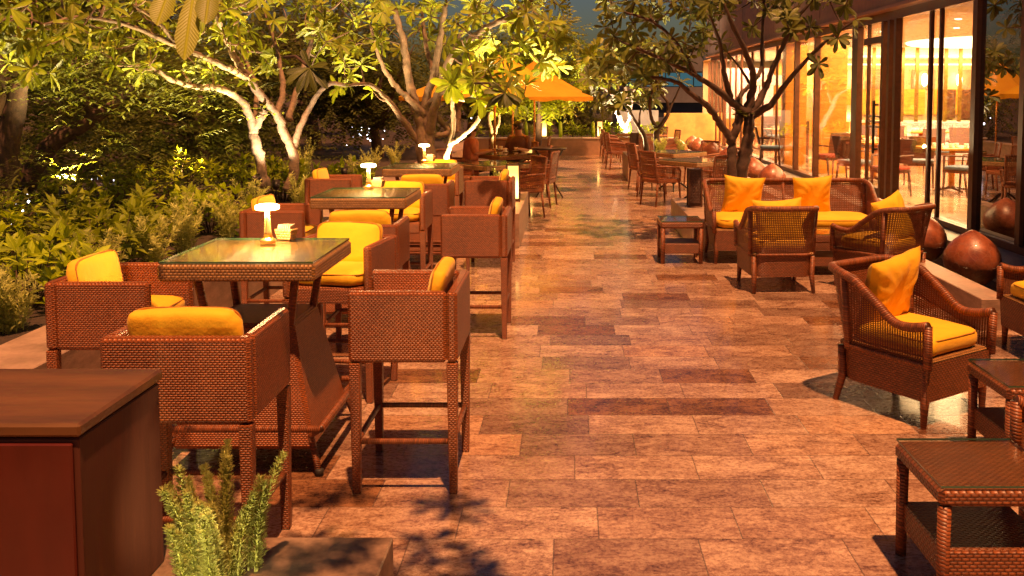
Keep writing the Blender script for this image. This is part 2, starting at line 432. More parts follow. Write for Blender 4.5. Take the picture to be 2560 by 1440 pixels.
def canvas():
    t = NT('orange_canvas'); c = t.co(); n = t.noise(c, 3, 4)
    col = t.ramp(n, [(.3, (.80, .38, .012)), (.7, (.90, .46, .018))])
    p = t.pbr(col=col, rough=.8, normal=t.bump(n, .03)); tl = t.n('BsdfTranslucent', {0: col}).outputs[0]
    return t.done(t.n('MixShader', {0: .35, 1: p, 2: tl}).outputs[0])
M_orange = canvas()
M_mosaic = None
def mosaic():
    t = NT('channel_mosaic'); g = t.n('NewGeometry').outputs['Position']; s = t.n('SeparateXYZ', {0: g})
    e = None; wn = t.n('TexWhiteNoise', {'Vector': t.n('VectorMath', {0: t.n('VectorMath', {0: g, 'Scale': 20.0}, operation='SCALE').outputs[0]}, operation='FLOOR').outputs[0]}).outputs[0]
    for i in range(3):
        fr = t.m_('FRACT', t.m_('MULTIPLY', s.outputs[i], 20.0)); d = t.m_('MINIMUM', fr, t.m_('SUBTRACT', 1.0, fr)); e = d if e is None else t.m_('MINIMUM', e, t.m_('ADD', d, 0.0))
    gr = t.m_('LESS_THAN', e, .07)
    col = t.mix(gr, t.ramp(wn, [(0, (.07, .045, .015)), (1, (.22, .16, .06))]), (.03, .02, .012))
    return t.done(t.pbr(col=col, rough=.2, normal=t.bump(gr, -.002)))
M_mosaic = mosaic()
M_water = None
def water():
    t = NT('channel_water'); n = t.noise(t.co(), 14, 3)
    return t.done(t.pbr(col=(.05, .045, .02, 1), rough=.04, normal=t.bump(n, .004)))
M_water = water()
# ---------------------------------------------------------------- furniture makers (all face +Y locally, origin on the floor)
def sgp(x, e): return math.copysign(abs(x)**e, x)
def cushion_mb(mb, c, d, e=.32, M=None, nu=28, nv=14, sag=0.0, ph=0):
    c = Vector(c)
    def f(u, v):
        a = 2*PI*u; b = PI*(v-.5)
        x = sgp(math.cos(b), e)*sgp(math.cos(a), e); y = sgp(math.cos(b), e)*sgp(math.sin(a), e); z = sgp(math.sin(b), .7)
        w = 1+.018*math.sin(5*a+ph)+.012*math.sin(9*a+2*ph)
        return c+Vector((x*d[0]/2*w, y*d[1]/2*w, z*d[2]/2+sag*(.5-(x*x+y*y)*.5)))
    return mb.grid(f, nu, nv, M=M)
def piping_mb(mb, c, d, z, e=.32, M=None, r=.0045):
    c = Vector(c); pts = []
    for i in range(33):
        a = 2*PI*i/32; pts.append(c+Vector((sgp(math.cos(a), e)*d[0]/2*1.005, sgp(math.sin(a), e)*d[1]/2*1.005, z)))
    return mb.tube(pts, r, 5, M=M, cap=False)
def cushion(name, c, d, parent, M=None, e=.32, sag=.01, pz=.55):
    mb = MB(); cushion_mb(mb, c, d, e, M, sag=sag, ph=rnd.random()*6); o = mb.build(name, M_yel, parent)
    p = MB(); piping_mb(p, c, (d[0]*.965, d[1]*.965), d[2]*.5*pz, e, M); p.build('piping', M_pipe, o); return o

def bar_chair():
    t = thing('bar_armchair', '', 'bar chair')
    W, D, T, z0, z1 = .56, .50, .05, .62, .95; zc = (z0+z1)/2; h = z1-z0
    mb = MB(); mb.box((0, -D/2+T/2, zc), (W, T, h), .014); mb.build('backrest', M_wick, t)
    for s in (-1, 1):
        mb = MB(); mb.box((s*(W/2-T/2), T/2+.001, zc), (T, D-T, h), .014); mb.build('armrest', M_wick, t)
    mb = MB(); mb.box((0, .03, .665), (W-2*T-.004, D-.08, .07), .008); mb.box((0, D/2-.02, .645), (W-2*T-.004, .035, .09), .006); mb.build('seat', M_wick, t)
    for sx in (-1, 1):
        for sy in (-1, 1):
            mb = MB(); x, y = sx*(W/2-.026), sy*(D/2-.026)
            # tapered square leg, wide at the top
            mb.box((x, y, .31), (.036, .036, .618), .004, top=(1.4, 1.4)); l = mb.build('leg', M_wick, t)
            f = MB(); f.box((x, y, .006), (.034, .034, .012)); f.build('glide', M_foot, l)
    mb = MB()
    for sx in (-1, 1): mb.tube([(sx*(W/2-.028), -D/2+.03, .245), (sx*(W/2-.028), D/2-.03, .245)], .014, 8)
    mb.tube([(-W/2+.03, D/2-.028, .245), (W/2-.03, D/2-.028, .245)], .014, 8)
    mb.tube([(-W/2+.03, -D/2+.028, .245), (W/2-.03, -D/2+.028, .245)], .014, 8)
    mb.build('footrest', M_wrap, t)
    cushion('seat_cushion', (0, .03, .745), (.445, .43, .10), t)
    M = Matrix.Translation((0, -.135, .905)) @ Matrix.Rotation(R(-80), 4, 'X')
    cushion('back_cushion', (0, 0, 0), (.43, .27, .085), t, M)
    return t

def weave_slab(mb, c, d, b): mb.box(c, d, b)
def bar_table():
    t = thing('bar_table', '', 'table')
    mb = MB(); mb.box((0, 0, .992), (.76, .76, .085), .014); mb.build('table_top', M_wickf, t)
    g = MB(); g.box((0, 0, 1.0415), (.742, .742, .010)); 
    g.mi = [0 if abs((g.v[f[1]]-g.v[f[0]]).cross(g.v[f[2]]-g.v[f[0]]).normalized().z) > .9 else 1 for f in g.f]
    g.build('glass_top', [M_gtop, M_gedge], t)
    for sx in (-1, 1):
        for sy in (-1, 1):
            mb = MB(); mb.tube([(sx*.245, sy*.235, .948), (sx*.20, sy*.20, .66)], .021, 6); mb.build('post', M_dark if 0 else M_wrap, t)
            mb = MB(); mb.tube([(sx*.40, sy*.40, .235), (sx*.335, sy*.335, .18), (sx*.36, sy*.36, .10), (sx*.385, sy*.385, .01)], .017, 7); l = mb.build('leg', M_wrap, t)
            f = MB(); f.lathe([(.02, 0), (.022, .03), (.014, .035)], 10, (sx*.387, sy*.387, 0)); f.build('rubber_foot', M_foot, l)
    mb = MB(); mb.box((0, 0, .41), (.70, .70, .60), .02, top=(.66, .66)); mb.build('pedestal', M_wick, t)
    mb = MB(); q = [(.40, .40), (-.40, .40), (-.40, -.40), (.40, -.40)]
    for i in range(4): a, b = q[i], q[(i+1) % 4]; mb.tube([(*a, .235), (*b, .235)], .018, 8)
    mb.build('footrest', M_wrap, t)
    return t

def table_lamp():
    t = thing('table_lamp', '', 'table lamp')
    mb = MB(); mb.lathe([(.034, 0), (.042, .004), (.042, .016), (.034, .024), (.022, .034), (.018, .04)], 24); mb.build('base', M_brass, t)
    mb = MB(); mb.lathe([(.024, .034), (.019, .06), (.0145, .12), (.012, .182)], 20); mb.build('stem', M_brassglow, t)
    mb = MB(); mb.lathe([(.050, .182), (.062, .186), (.064, .192), (.062, .206), (.045, .212), (.01, .2125)], 28); mb.build('shade', M_shade, t)
    return t
M_brassglow = plain('lit_brass', (.85, .55, .20), .22, .85, bump=.0002, var=.05)

def sugar_caddy():
    t = thing('sugar_caddy', '', 'sugar caddy')
    mb = MB(); mb.box((0, 0, .03), (.085, .055, .06), .003, top=(1.25, 1.35)); mb.build('box', M_wickf, t)
    for k in range(7):
        mb = MB(); M = Matrix.Translation((-.036+.012*k, 0, .066)) @ Matrix.Rotation(R(rnd.uniform(-14, 14)), 4, 'Y') @ Matrix.Rotation(R(rnd.uniform(-8, 8)), 4, 'X')
        mb.box((0, 0, 0), (.004, .048, .035), 0, M=M); mb.build('packet', M_paper, t)
    return t

def u_path(W, D, r, n=60):
    pts = []; x, y = W/2, D/2
    def arc(cx, cy, a0, a1, k=8): return [(cx+r*math.cos(a0+(a1-a0)*i/k), cy+r*math.sin(a0+(a1-a0)*i/k)) for i in range(k+1)]
    pts = [(-x, y)]+arc(-x+r, -y+r, PI, 1.5*PI)+arc(x-r, -y+r, 1.5*PI, 2*PI)+[(x, y)]
    L = [0]
    for i in range(1, len(pts)): L.append(L[-1]+math.dist(pts[i], pts[i-1]))
    def f(s):
        d = s*L[-1]
        for i in range(1, len(pts)):
            if d <= L[i]+1e-9: k = (d-L[i-1])/(L[i]-L[i-1]); return (pts[i-1][0]*(1-k)+pts[i][0]*k, pts[i-1][1]*(1-k)+pts[i][1]*k)
        return pts[-1]
    return f, L[-1]
def sstep(a, b, x): x = max(0, min(1, (x-a)/(b-a))); return x*x*(3-2*x)

def lounge(name, cat, W=.70, D=.70, n_seat=1, cell=.0165, back=.86):
    t = thing(name, '', cat)
    f, L = u_path(W, D, .13); arm = .585; z0 = .36
    def top(s):
        x, y = f(s); q = (D/2-y)/D
        return arm-.03*math.sin(PI*min(1, q/.5))*(q < .5)+(back-arm)*sstep(.28, .97, q)
    def pos(s, z):
        x, y = f(s); q = sstep(.1, 1, (D/2-y)/D); o = max(0, z-z0)
        nx = math.copysign(1, x)*min(1, abs(x)/(W/2-.1))**4; ny = -sstep(.75, 1, (D/2-y)/D)
        return Vector((x+nx*o*.04, y+ny*o*.22, z))
    nu = int(L/cell); nv = int((back-z0)/cell*.9)
    mb = MB(); mb.cane(lambda u, v: pos(u, z0+.015+(top(u)-.02-z0-.015)*v), nu, nv, .60); mb.build('cane_panel', M_cane, t)
    # woven borders: bottom band, corner posts
    mb = MB(); mb.tube([pos(i/80, top(i/80)) for i in range(81)], .027, 8); mb.build('top_rail', M_wrapl, t)
    lc = (D-.13)/L; cs = [0, lc+.02, 1-lc-.02, 1]
    mb = MB()
    for s in cs:
        s2 = min(max(s, .001), .999); mb.tube([pos(s2, z0-.02), pos(s2, (z0+top(s2))/2), pos(s2, top(s2))], .024, 8)
    if n_seat > 1:
        for k in range(1, n_seat): s = .5+(k/n_seat-.5)*(W-.26)/L; mb.tube([pos(s, z0), pos(s, top(s))], .017, 6)
    mb.tube([pos(i/60, z0) for i in range(61)], .016, 6)
    mb.build('frame', M_wrapl, t)
    ap = MB()
    def api(z): return .012*(z-.1)/.26
    ap.grid(lambda u, v: Vector((*[c*(.965+.035*v) for c in f(u)], .15+.22*v)), 48, 4, su=L, sv=.22)
    ap.grid(lambda u, v: Vector(((W*(u-.5))*(.965+.035*v), D/2*(.965+.035*v), .15+.22*v)), 8, 4, su=W, sv=.22)
    ap.grid(lambda u, v: Vector((W*.94*(u-.5), D*.94*(v-.5), .155)), 4, 4, su=W, sv=D)
    ap.build('apron', M_twist, t)
    mb = MB(); mb.box((0, 0, .365), (W-.03, D-.03, .03), .01); mb.build('seat', M_wickf, t)
    for sx in (-1, 1):
        for sy in (-1, 1):
            mb = MB(); mb.tube([(sx*(W/2-.022), sy*(D/2-.028), .345), (sx*(W/2-.028), sy*(D/2-.035), .16), (sx*(W/2-.02), sy*(D/2+.005 if sy < 0 else D/2-.035), .0)], [.022, .026, .017], 8); l = mb.build('leg', M_wrapl, t)
    cw = (W-.10)/n_seat
    for k in range(n_seat):
        cushion('seat_cushion', ((k-(n_seat-1)/2)*cw, .015, .44), (cw-.006, D-.09, .13), t, sag=.015, pz=.5, e=.25)
    return t

def pillow_mesh(S=.44, th=.16, seed=0):
    r = random.Random(seed); mb = MB(); ph = [r.uniform(0, 6) for _ in range(4)]
    for sg in (-1, 1):
        def f(u, v):
            x, y = 2*u-1, 2*v-1
            ox = x*(1-.10*(1-y*y)**1.0*abs(x)); oy = y*(1-.10*(1-x*x)*abs(y))
            b = max(0, (1-x**4))**.55*max(0, (1-y**4))**.55
            edge = max(abs(x), abs(y)); wr = .012*math.sin(13*math.atan2(y, x)+ph[0]+3*edge)*edge**2*(1-edge**6)+.006*math.sin(7*x+4*y+ph[1])
            return Vector((ox*S/2, oy*S/2, sg*(th/2*b*(1+.1*math.sin(2.2*x+ph[2]))+wr*b)))
        mb.grid(f if sg > 0 else (lambda u, v, f=f: f(1-u, v)), 26, 26)
    return mb
def pillow(label, loc, rot, group='loose yellow pillows on the lounge seats', seed=0, S=.44):
    o = pillow_mesh(S, .15, seed).build('throw_pillow', M_yel); o.location = loc; o.rotation_euler = rot; tag(o, label, 'pillow', group); return o

def side_table():
    t = thing('side_table', '', 'side table'); W, D, H = .47, .47, .46
    mb = MB(); mb.box((0, 0, H-.035), (W, D, .07), .018); mb.build('table_top', M_twist, t)
    g = MB(); g.box((0, 0, H+.0055), (W-.012, D-.012, .008)); g.mi = [0 if abs((g.v[f[1]]-g.v[f[0]]).cross(g.v[f[2]]-g.v[f[0]]).normalized().z) > .9 else 1 for f in g.f]
    g.build('glass_top', [M_gtop, M_gedge], t)
    for sx in (-1, 1):
        for sy in (-1, 1):
            mb = MB(); mb.tube([(sx*(W/2-.028), sy*(D/2-.028), H-.068), (sx*(W/2-.028), sy*(D/2-.028), 0)], [.026, .022], 8); mb.build('leg', M_wrapl, t)
    mb = MB(); mb.box((0, 0, .165), (W-.055, D-.055, .11), .006); mb.build('shelf', M_twist, t)
    return t

def coffee_table():
    t = thing('coffee_table', '', 'coffee table')
    mb = MB(); mb.box((0, 0, .38), (.62, .50, .08), .015); mb.build('table_top', M_twist, t)
    g = MB(); g.box((0, 0, .4255), (.61, .49, .009)); g.mi = [0 if abs((g.v[f[1]]-g.v[f[0]]).cross(g.v[f[2]]-g.v[f[0]]).normalized().z) > .9 else 1 for f in g.f]
    g.build('glass_top', [M_gtop, M_gedge], t)
    for sx in (-1, 1):
        for sy in (-1, 1):
            mb = MB(); mb.tube([(sx*.28, sy*.22, .34), (sx*.28, sy*.22, 0)], [.027, .022], 8); mb.build('leg', M_wrapl, t)
    mb = MB(); mb.box((0, 0, .14), (.54, .42, .09), .006); mb.build('shelf', M_twist, t)
    return t

def dining_chair():
    t = thing('dining_chair', '', 'chair'); W = .50
    mb = MB(); mb.box((0, 0, .42), (W, .48, .07), .015); mb.build('seat', M_wick, t)
    def bp(u, v): return Vector(((u-.5)*W*.96, -.23-.06*v-.035*math.sin(PI*u), .46+.44*v))
    mb = MB(); mb.cane(bp, 18, 18, .5); mb.build('cane_panel', M_cane, t)
    mb = MB(); mb.tube([bp(0, -.1)]+[bp(0, v/4) for v in range(5)]+[bp(u/8, 1) for u in range(1, 9)]+[bp(1, v/4) for v in (3, 2, 1, 0)]+[bp(1, -.1)], .018, 7); mb.tube([bp(u/6, .05) for u in range(7)], .014, 6); mb.build('back_frame', M_wrapl, t)
    for sx in (-1, 1):
        mb = MB(); mb.tube([(sx*.25, -.26, .66), (sx*.27, -.05, .655), (sx*.27, .16, .64), (sx*.255, .215, .58), (sx*.24, .21, .43)], .017, 7)
        mb.cane(lambda u, v: Vector((sx*(.25+.012*v), -.22+.42*u, .46+.18*v)), 14, 7, .5); mb.build('armrest', M_wrapl, t)
        for sy in (-1, 1):
            mb = MB(); mb.tube([(sx*.225, sy*.21, .42), (sx*.235, sy*.235+(-.02 if sy < 0 else 0), 0)], [.02, .014], 7); mb.build('leg', M_wrapl, t)
    return t

def dining_table():
    t = thing('dining_table', '', 'table')
    mb = MB(); mb.box((0, 0, .70), (.9, .9, .075), .01); mb.build('table_top', M_wickf, t)
    g = MB(); g.box((0, 0, .7445), (.89, .89, .010)); g.mi = [0 if abs((g.v[f[1]]-g.v[f[0]]).cross(g.v[f[2]]-g.v[f[0]]).normalized().z) > .9 else 1 for f in g.f]
    g.build('glass_top', [M_gtop, M_gedge], t)
    mb = MB(); mb.tube([(0, 0, .12), (0, 0, .665)], .04, 10); mb.build('pedestal', M_dark, t)
    for k in range(4):
        a = PI/4+k*PI/2; c, s = math.cos(a), math.sin(a); mb = MB(); mb.tube([(0, 0, .2), (c*.12, s*.12, .15), (c*.25, s*.25, .05), (c*.36, s*.36, .0)], [.022, .02, .016, .014], 7); mb.build('leg', M_dark, t)
    return t

def lantern(lit, w=.19, h=.50):
    t = thing('lantern', '', 'lantern')
    mb = MB()
    for sx in (-1, 1):
        for sy in (-1, 1): mb.box((sx*(w/2-.0125), sy*(w/2-.0125), h/2), (.025, .025, h), .002)
    mb.box((0, 0, h-.012), (w-.052, w-.052, .02)); mb.box((0, 0, .02), (w-.052, w-.052, .04))
    mb.build('frame', M_lframe, t)
    mb = MB(); mb.box((0, 0, h/2+.01), (w-.034, w-.034, h-.065)); mb.build('panel', M_lant if lit else M_twistd, t)
    return t
M_lframe = plain('lantern_frame', (.10, .035, .015), .4); M_twistd = wicker('dark_lattice', (.10, .035, .018), .02, .02)

def pot():
    t = thing('clay_urn', '', 'urn')
    mb = MB(); mb.lathe([(.085, .04), (.15, .07), (.215, .14), (.255, .22), (.268, .29), (.255, .36), (.215, .43), (.16, .49), (.10, .535), (.05, .565), (.022, .58), (.004, .583)], 40); mb.build('body', M_pot, t)
    mb = MB(); mb.lathe([(.09, 0), (.09, .05)], 20); mb.build('pedestal', M_dark, t)
    return t

def indoor_chair(seat):
    t = thing('restaurant_chair', '', 'chair')
    mb = MB(); cushion_mb(mb, (0, 0, .46), (.48, .46, .07), .3); mb.build('seat', seat, t)
    mb = MB(); mb.grid(lambda u, v: Vector(((u-.5)*(.42+.04*v), -.215-.09*v-.03*math.sin(PI*u), .52+.38*v)), 8, 5); mb.grid(lambda u, v: Vector(((.5-u)*(.42+.04*v), -.245-.09*v-.03*math.sin(PI*u), .52+.38*v)), 8, 5)
    mb.tube([(-.23+.46*u/8, -.32-.03*math.sin(PI*u/8), .90) for u in range(9)], .016, 6); mb.build('backrest', M_chair, t)
    mb = MB(); mb.box((0, 0, .405), (.45, .43, .05), .006); mb.build('seat_frame', M_cwood, t)
    for sx in (-1, 1):
        mb = MB(); mb.tube([(sx*.235, -.25, .66), (sx*.25, 0, .66), (sx*.24, .18, .65), (sx*.225, .19, .43)], .016, 6); mb.build('armrest', M_cwood, t)
        for sy in (-1, 1):
            mb = MB(); mb.tube([(sx*.205, sy*.19, .40), (sx*.205, sy*(.21 if sy > 0 else .25), 0)], [.024, .014], 6); mb.build('leg', M_cwood, t)
    return t
def indoor_table():
    t = thing('restaurant_table', '', 'table')
    mb = MB(); mb.box((0, 0, .735), (.95, .95, .04), .008); mb.build('table_top', M_oak, t)
    mb = MB(); mb.tube([(0, 0, .05), (0, 0, .715)], .05, 10); mb.build('pedestal', M_oak, t)
    for k in range(4):
        a = k*PI/2; mb = MB(); mb.tube([(0, 0, .07), (.33*math.cos(a), .33*math.sin(a), .02)], [.03, .015], 7); mb.build('foot', M_cwood, t)
    return t
def umbrella(label, loc, rz, half, apex, edge, base=0.0):
    t = thing('parasol', label, 'parasol', loc, rz, 'orange parasols over the dining tables')
    mb = MB()
    n = 8
    vs = []
    def f(u, v):
        a = 2*PI*u; k = 4 if 1 else 8
        sq = 1/max(abs(math.cos(a)), abs(math.sin(a)))
        r = half*v*sq; ridge = sq-1
        sagz = .10*math.sin(PI*v)
        return Vector((r*math.cos(a), r*math.sin(a), apex-(apex-edge)*v**1.0-sagz*(1.25-ridge*1.2)*.6-.0))
    mb.grid(f, 48, 12)
    def g(u, v):
        p = f(u, 1); return Vector((p.x, p.y, p.z-.07*v-.02*v*math.sin(u*2*PI*12)))
    mb.grid(g, 96, 1); mb.build('canopy', M_orange, t)
    mb = MB(); mb.tube([(0, 0, base), (0, 0, apex+.06)], .022, 8); mb.lathe([(.03, 0), (.022, .05), (.004, .09)], 8, (0, 0, apex+.04)); mb.build('pole', M_brass, t)
    for k in range(4):
        a = PI/4+k*PI/2; p = Vector((math.cos(a)*half*1.40, math.sin(a)*half*1.40, edge+.0)); mb = MB(); mb.tube([(0, 0, apex-.08), tuple(p*.5+Vector((0, 0, (apex-.05)*.5-.07))), tuple(p-Vector((0, 0, .02)))], .012, 6); mb.build('rib', M_cwood, t)
    mb = MB(); mb.lathe([(.25, base), (.25, base+.05), (.05, base+.07), (.03, base+.22)], 20); mb.build('base', M_dark, t)
    return t
# ---------------------------------------------------------------- trees and plants
def catmull(pts, n=6):
    out = []; m = len(pts)
    for i in range(m-1):
        p0, p1, p2, p3 = pts[max(i-1, 0)], pts[i], pts[i+1], pts[min(i+2, m-1)]
        for k in range(n):
            t = k/n; out.append(.5*((2*p1)+(p2-p0)*t+(2*p0-5*p1+4*p2-p3)*t*t+(3*p1-p0-3*p2+p3)*t**3))
    out.append(pts[-1]); return out
def tree(label, limbs, regions, leafL=.27, leafW=.085, nl=(9, 14), bark=None, leaf=None, group=None, name='frangipani_tree', reach=2.6, extra=None):
    base = limbs[0][0][0].copy()
    root = thing(name, label, 'tree', tuple(base), 0, group)
    wood = MB(); nodes = []
    for pts, r0, r1 in limbs:
        c = catmull(pts, 6); m = len(c); rr = [r0+(r1-r0)*(i/(m-1))**.8 for i in range(m)]
        c = [p+Vector((rnd.uniform(-1, 1), rnd.uniform(-1, 1), rnd.uniform(-1, 1)))*rr[i]*.22 for i, p in enumerate(c)]
        rr = [r*rnd.uniform(.9, 1.1) for r in rr]
        wood.tube([p-base for p in c], rr, 9 if r0 > .05 else 6)
        nodes += [(p, r, c[min(i+1, m-1)]-c[max(i-1, 0)]) for i, (p, r) in enumerate(zip(c, rr)) if i > m*.25 or r0 < .04]
    L = Leaves('plumeria'); tips = []
    for pts, r0, r1 in limbs: tips.append((pts[-1], (pts[-1]-pts[-2]).normalized()))
    cand = []
    for x0, y0, x1, y1, Y0, Y1, n in regions:
        for _ in range(n): cand.append(V(rnd.uniform(x0, x1), rnd.uniform(y0, y1), rnd.uniform(Y0, Y1)))
    cand.sort(key=lambda p: min((p-q[0]).length for q in nodes))
    for p in cand:
        q = min(nodes, key=lambda q: (p-q[0]).length+.35*max(0, q[0].z-p.z)); d = (p-q[0]).length
        if d < .12: continue
        if d > reach: p = q[0]+(p-q[0])*(reach/d); d = reach
        mid = q[0].lerp(p, .5)+Vector((rnd.uniform(-.12, .12), rnd.uniform(-.12, .12), rnd.uniform(-.14, .02)))*d
        c = catmull([q[0], mid, p], 5); r0 = min(q[1]*.75, .014+.016*d); r1 = .009
        rr = [r0+(r1-r0)*i/(len(c)-1) for i in range(len(c))]
        wood.tube([x-base for x in c], rr, 6)
        nodes += [(c[i], rr[i], None) for i in range(2, len(c))]
        tips.append((p, (c[-1]-c[-3]).normalized()))
    for p, d in tips:
        d = (d+Vector((0, 0, .35))).normalized()
        L.rosette(p-base, d, rnd.randint(*nl), leafL, leafW, (48, 100), .28, .28)
    wood.build('trunk', bark or M_bark, root)
    L.build('crown', leaf or M_leafA, root)
    return root

def bush_tree(name, label, base, H, rad, n, group=None, L_=.20, W_=.06, leaf=None, trunk_r=.1, flat=.8, bark=None, cat='tree'):
    root = thing(name, label, cat, base, 0, group); mb = MB(); L = Leaves('card')
    mb.tube([(0, 0, 0), (rnd.uniform(-.2, .2), rnd.uniform(-.2, .2), H*.35), (rnd.uniform(-.3, .3), rnd.uniform(-.3, .3), H*.7)], [trunk_r, trunk_r*.75, trunk_r*.3], 8)
    cl = []
    for _ in range(int(9+rad*5)):
        a = rnd.uniform(0, 6.28); r = rad*math.sqrt(rnd.random())*.85; z = H*.62+H*.38*rnd.uniform(-.9, 1)*flat
        c = Vector((math.cos(a)*r, math.sin(a)*r, z)); cl.append((c, rad*rnd.uniform(.28, .5)))
        mb.tube([(0, 0, H*.3), tuple(c*.5+Vector((0, 0, H*.18))), tuple(c)], [trunk_r*.5, trunk_r*.3, .012], 5)
    n = int(n*1.7); L_ *= .72; W_ *= .75; per = n//len(cl)
    for c, r in cl:
        for _ in range(per//9):
            # a feathery spray: one stem direction with leaflets along it
            v = Vector((rnd.gauss(0, 1), rnd.gauss(0, 1), rnd.gauss(0, .7))); v = v.normalized()*r*rnd.uniform(.35, 1.05)
            d = (v.normalized()+Vector((rnd.uniform(-.5, .5), rnd.uniform(-.5, .5), rnd.uniform(-.5, .1)))).normalized(); s = d.cross(Vector((0, 0, 1))); s = s.normalized() if s.length > .1 else Vector((1, 0, 0)); up = s.cross(d)
            for k in range(9):
                sd = 1 if k % 2 else -1; dd = (d*.45+s*sd+up*rnd.uniform(-.3, .3)).normalized()
                L.leaf(c+v+d*(k*L_*.28), dd, up, L_*rnd.uniform(.6, 1.1), W_, .2, .1)
    mb.build('trunk', bark or M_barkd, root); L.build('crown', leaf or M_wood, root); return root

def shrub(label, base, H, rad, ntips, leafL=.13, leafW=.045, group=None, up=.9):
    root = thing('broadleaf_shrub', label, 'shrub', base, 0, group); mb = MB(); L = Leaves('shrub')
    for _ in range(ntips):
        a = rnd.uniform(0, 6.28); r = rad*math.sqrt(rnd.random()); h = H*rnd.uniform(.55, 1.0)*(1-.35*(r/rad)**2)
        p = Vector((math.cos(a)*r, math.sin(a)*r, h)); ax = Vector((rnd.uniform(-.45, .45)+math.cos(a)*.2, rnd.uniform(-.45, .45)+math.sin(a)*.2, up)).normalized()
        mb.tube([tuple(p*.35*Vector((1, 1, 0)).length if 0 else (p.x*.3, p.y*.3, 0)), (p.x*.8, p.y*.8, h*.6), tuple(p)], [.006, .005, .003], 4)
        L.rosette(p, ax, rnd.randint(4, 6), leafL, leafW, (35, 70), .18, .1)
        L.rosette(p-ax*.07, ax, 4, leafL*1.1, leafW, (60, 95), .25, .2); L.rosette(p-ax*.16, ax, 4, leafL*1.1, leafW, (70, 100), .25, .25)
    mb.build('stem', M_barkd, root); L.build('foliage', M_shrub2 if rnd.random() < .35 else M_shrub, root); return root

def foxtail(label, base, n, length, needles, nl=.022, nw=.006, group=None, lean=.45, rad=.034, spread=.08):
    root = thing('foxtail_fern', label, 'fern', base, 0, group); mb = MB(); L = Leaves('card')
    for k in range(n):
        a = rnd.uniform(0, 6.28); l = length*rnd.uniform(.55, 1.05); ln = lean*rnd.uniform(.2, 1.0); o = rnd.uniform(0, spread)
        pts = []
        for i in range(9):
            t = i/8; pts.append(Vector((math.cos(a)*(o+ln*l*t*t), math.sin(a)*(o+ln*l*t*t), l*t*(1-.25*ln*t))))
        mb.tube(pts, [.004-.0003*i for i in range(9)], 4)
        for _ in range(needles):
            t = rnd.random()**.9*.97+.02; i = min(7, int(t*8)); f = t*8-i; p = pts[i].lerp(pts[i+1], f); ax = (pts[i+1]-pts[i]).normalized()
            o2 = ax.orthogonal().normalized(); q = o2.cross(ax); th = rnd.uniform(0, 6.28); rd = o2*math.cos(th)+q*math.sin(th)
            rr = rad*min(1, 6*t+.15)*(1-t)**.55*1.15+.004
            pos = p+rd*rr*rnd.uniform(.0, .85); d = (rd+ax*rnd.uniform(.3, 1.4)).normalized()
            L.leaf(pos, d, ax if abs(d.dot(ax)) < .95 else rd, nl*rnd.uniform(.6, 1.2), nw, .1, .1)
    mb.build('stem', M_fern, root); L.build('foliage', M_fern, root); return root
# ---------------------------------------------------------------- ground, terrace, planters
def boxes(lst, b=0):
    mb = MB()
    for (x0, x1, y0, y1, z0, z1) in lst: mb.box(((x0+x1)/2, (y0+y1)/2, (z0+z1)/2), (x1-x0, y1-y0, z1-z0), b)
    return mb
g = MB(); g.add([(-400, -100, -.4), (400, -100, -.4), (400, 900, -.4), (-400, 900, -.4)], [[0, 1, 2, 3]]); struct('ground', g, M_soil)
XC = 3.22
struct('terrace_floor', boxes([(-2.75, XC, -2, 28.0, -.3, 0), (XC+.001, 8, -2, 7.2, -.3, -.0005)]), M_floor)
struct('garden_soil', boxes([(-60, -3.19, -2, 80, -.3, .40)]), M_soil)
tag(boxes([(-3.19, -2.751, -2, 28, -.3, .45)], .006).build('hedge_kerb', M_stone), 'low stone ledge along the garden hedge at the left', 'ledge')
tag(boxes([(-1.45, -.62, 1.9, 3.17, 0.0, .30)], .006).build('stone_planter', plain('shaded_stone', (.20, .125, .085), .5, nscale=9, var=.45, bump=.002)), 'low stone planter in the near left corner below the foxtail fern', 'planter')  # stone made darker in colour to stand for shade on the planter
tag(boxes([(-1.12, -.61, 11.1, 13.6, 0.0, .42)], .006).build('stone_planter', M_stone), 'stone planter carrying the lit lantern behind the last bar table', 'planter')
tag(boxes([(1.45, 3.0, 11.0, 13.3, 0.0, .36)], .006).build('stone_planter', M_stone), 'stone planter behind the sofa with the dark lattice lantern', 'planter')
tag(boxes([(1.22, 2.7, 19.6, 21.6, 0.0, .52)], .006).build('stone_planter', M_stone), 'stone planter under the slim forked tree at the far right', 'planter')
ew = thing('planter_wall', 'low end wall with the two glowing lanterns across the far terrace', 'wall', (0, 28, 0))
boxes([(-3.1, XC, .002, .35, -.3, .50)], .005).build('wall', M_fascia, ew); boxes([(-3.12, XC+.02, -.02, .37, .502, .54)], .005).build('coping', M_stone2, ew)
struct('far_bed', boxes([(-3.1, 3.2, 28.36, 32.5, -.3, .42)]), M_soil)
tag(boxes([(XC, XC+.24, 7.2, 27.9, -.29, .25)], .006).build('stone_kerb', M_stone), 'long low stone kerb beside the clay urns', 'kerb')
struct('water_channel', boxes([(XC+.245, 4.30, 7.25, 30.9, -.30, -.08)]), M_mosaic)
struct('channel_water', boxes([(XC+.247, 4.298, 7.26, 30.8, -.079, -.045)]), M_water)
tag(boxes([(4.302, 4.66, 2, 31, -.29, .19)], .005).build('window_ledge', M_stone2), 'pale stone ledge below the window wall', 'ledge')

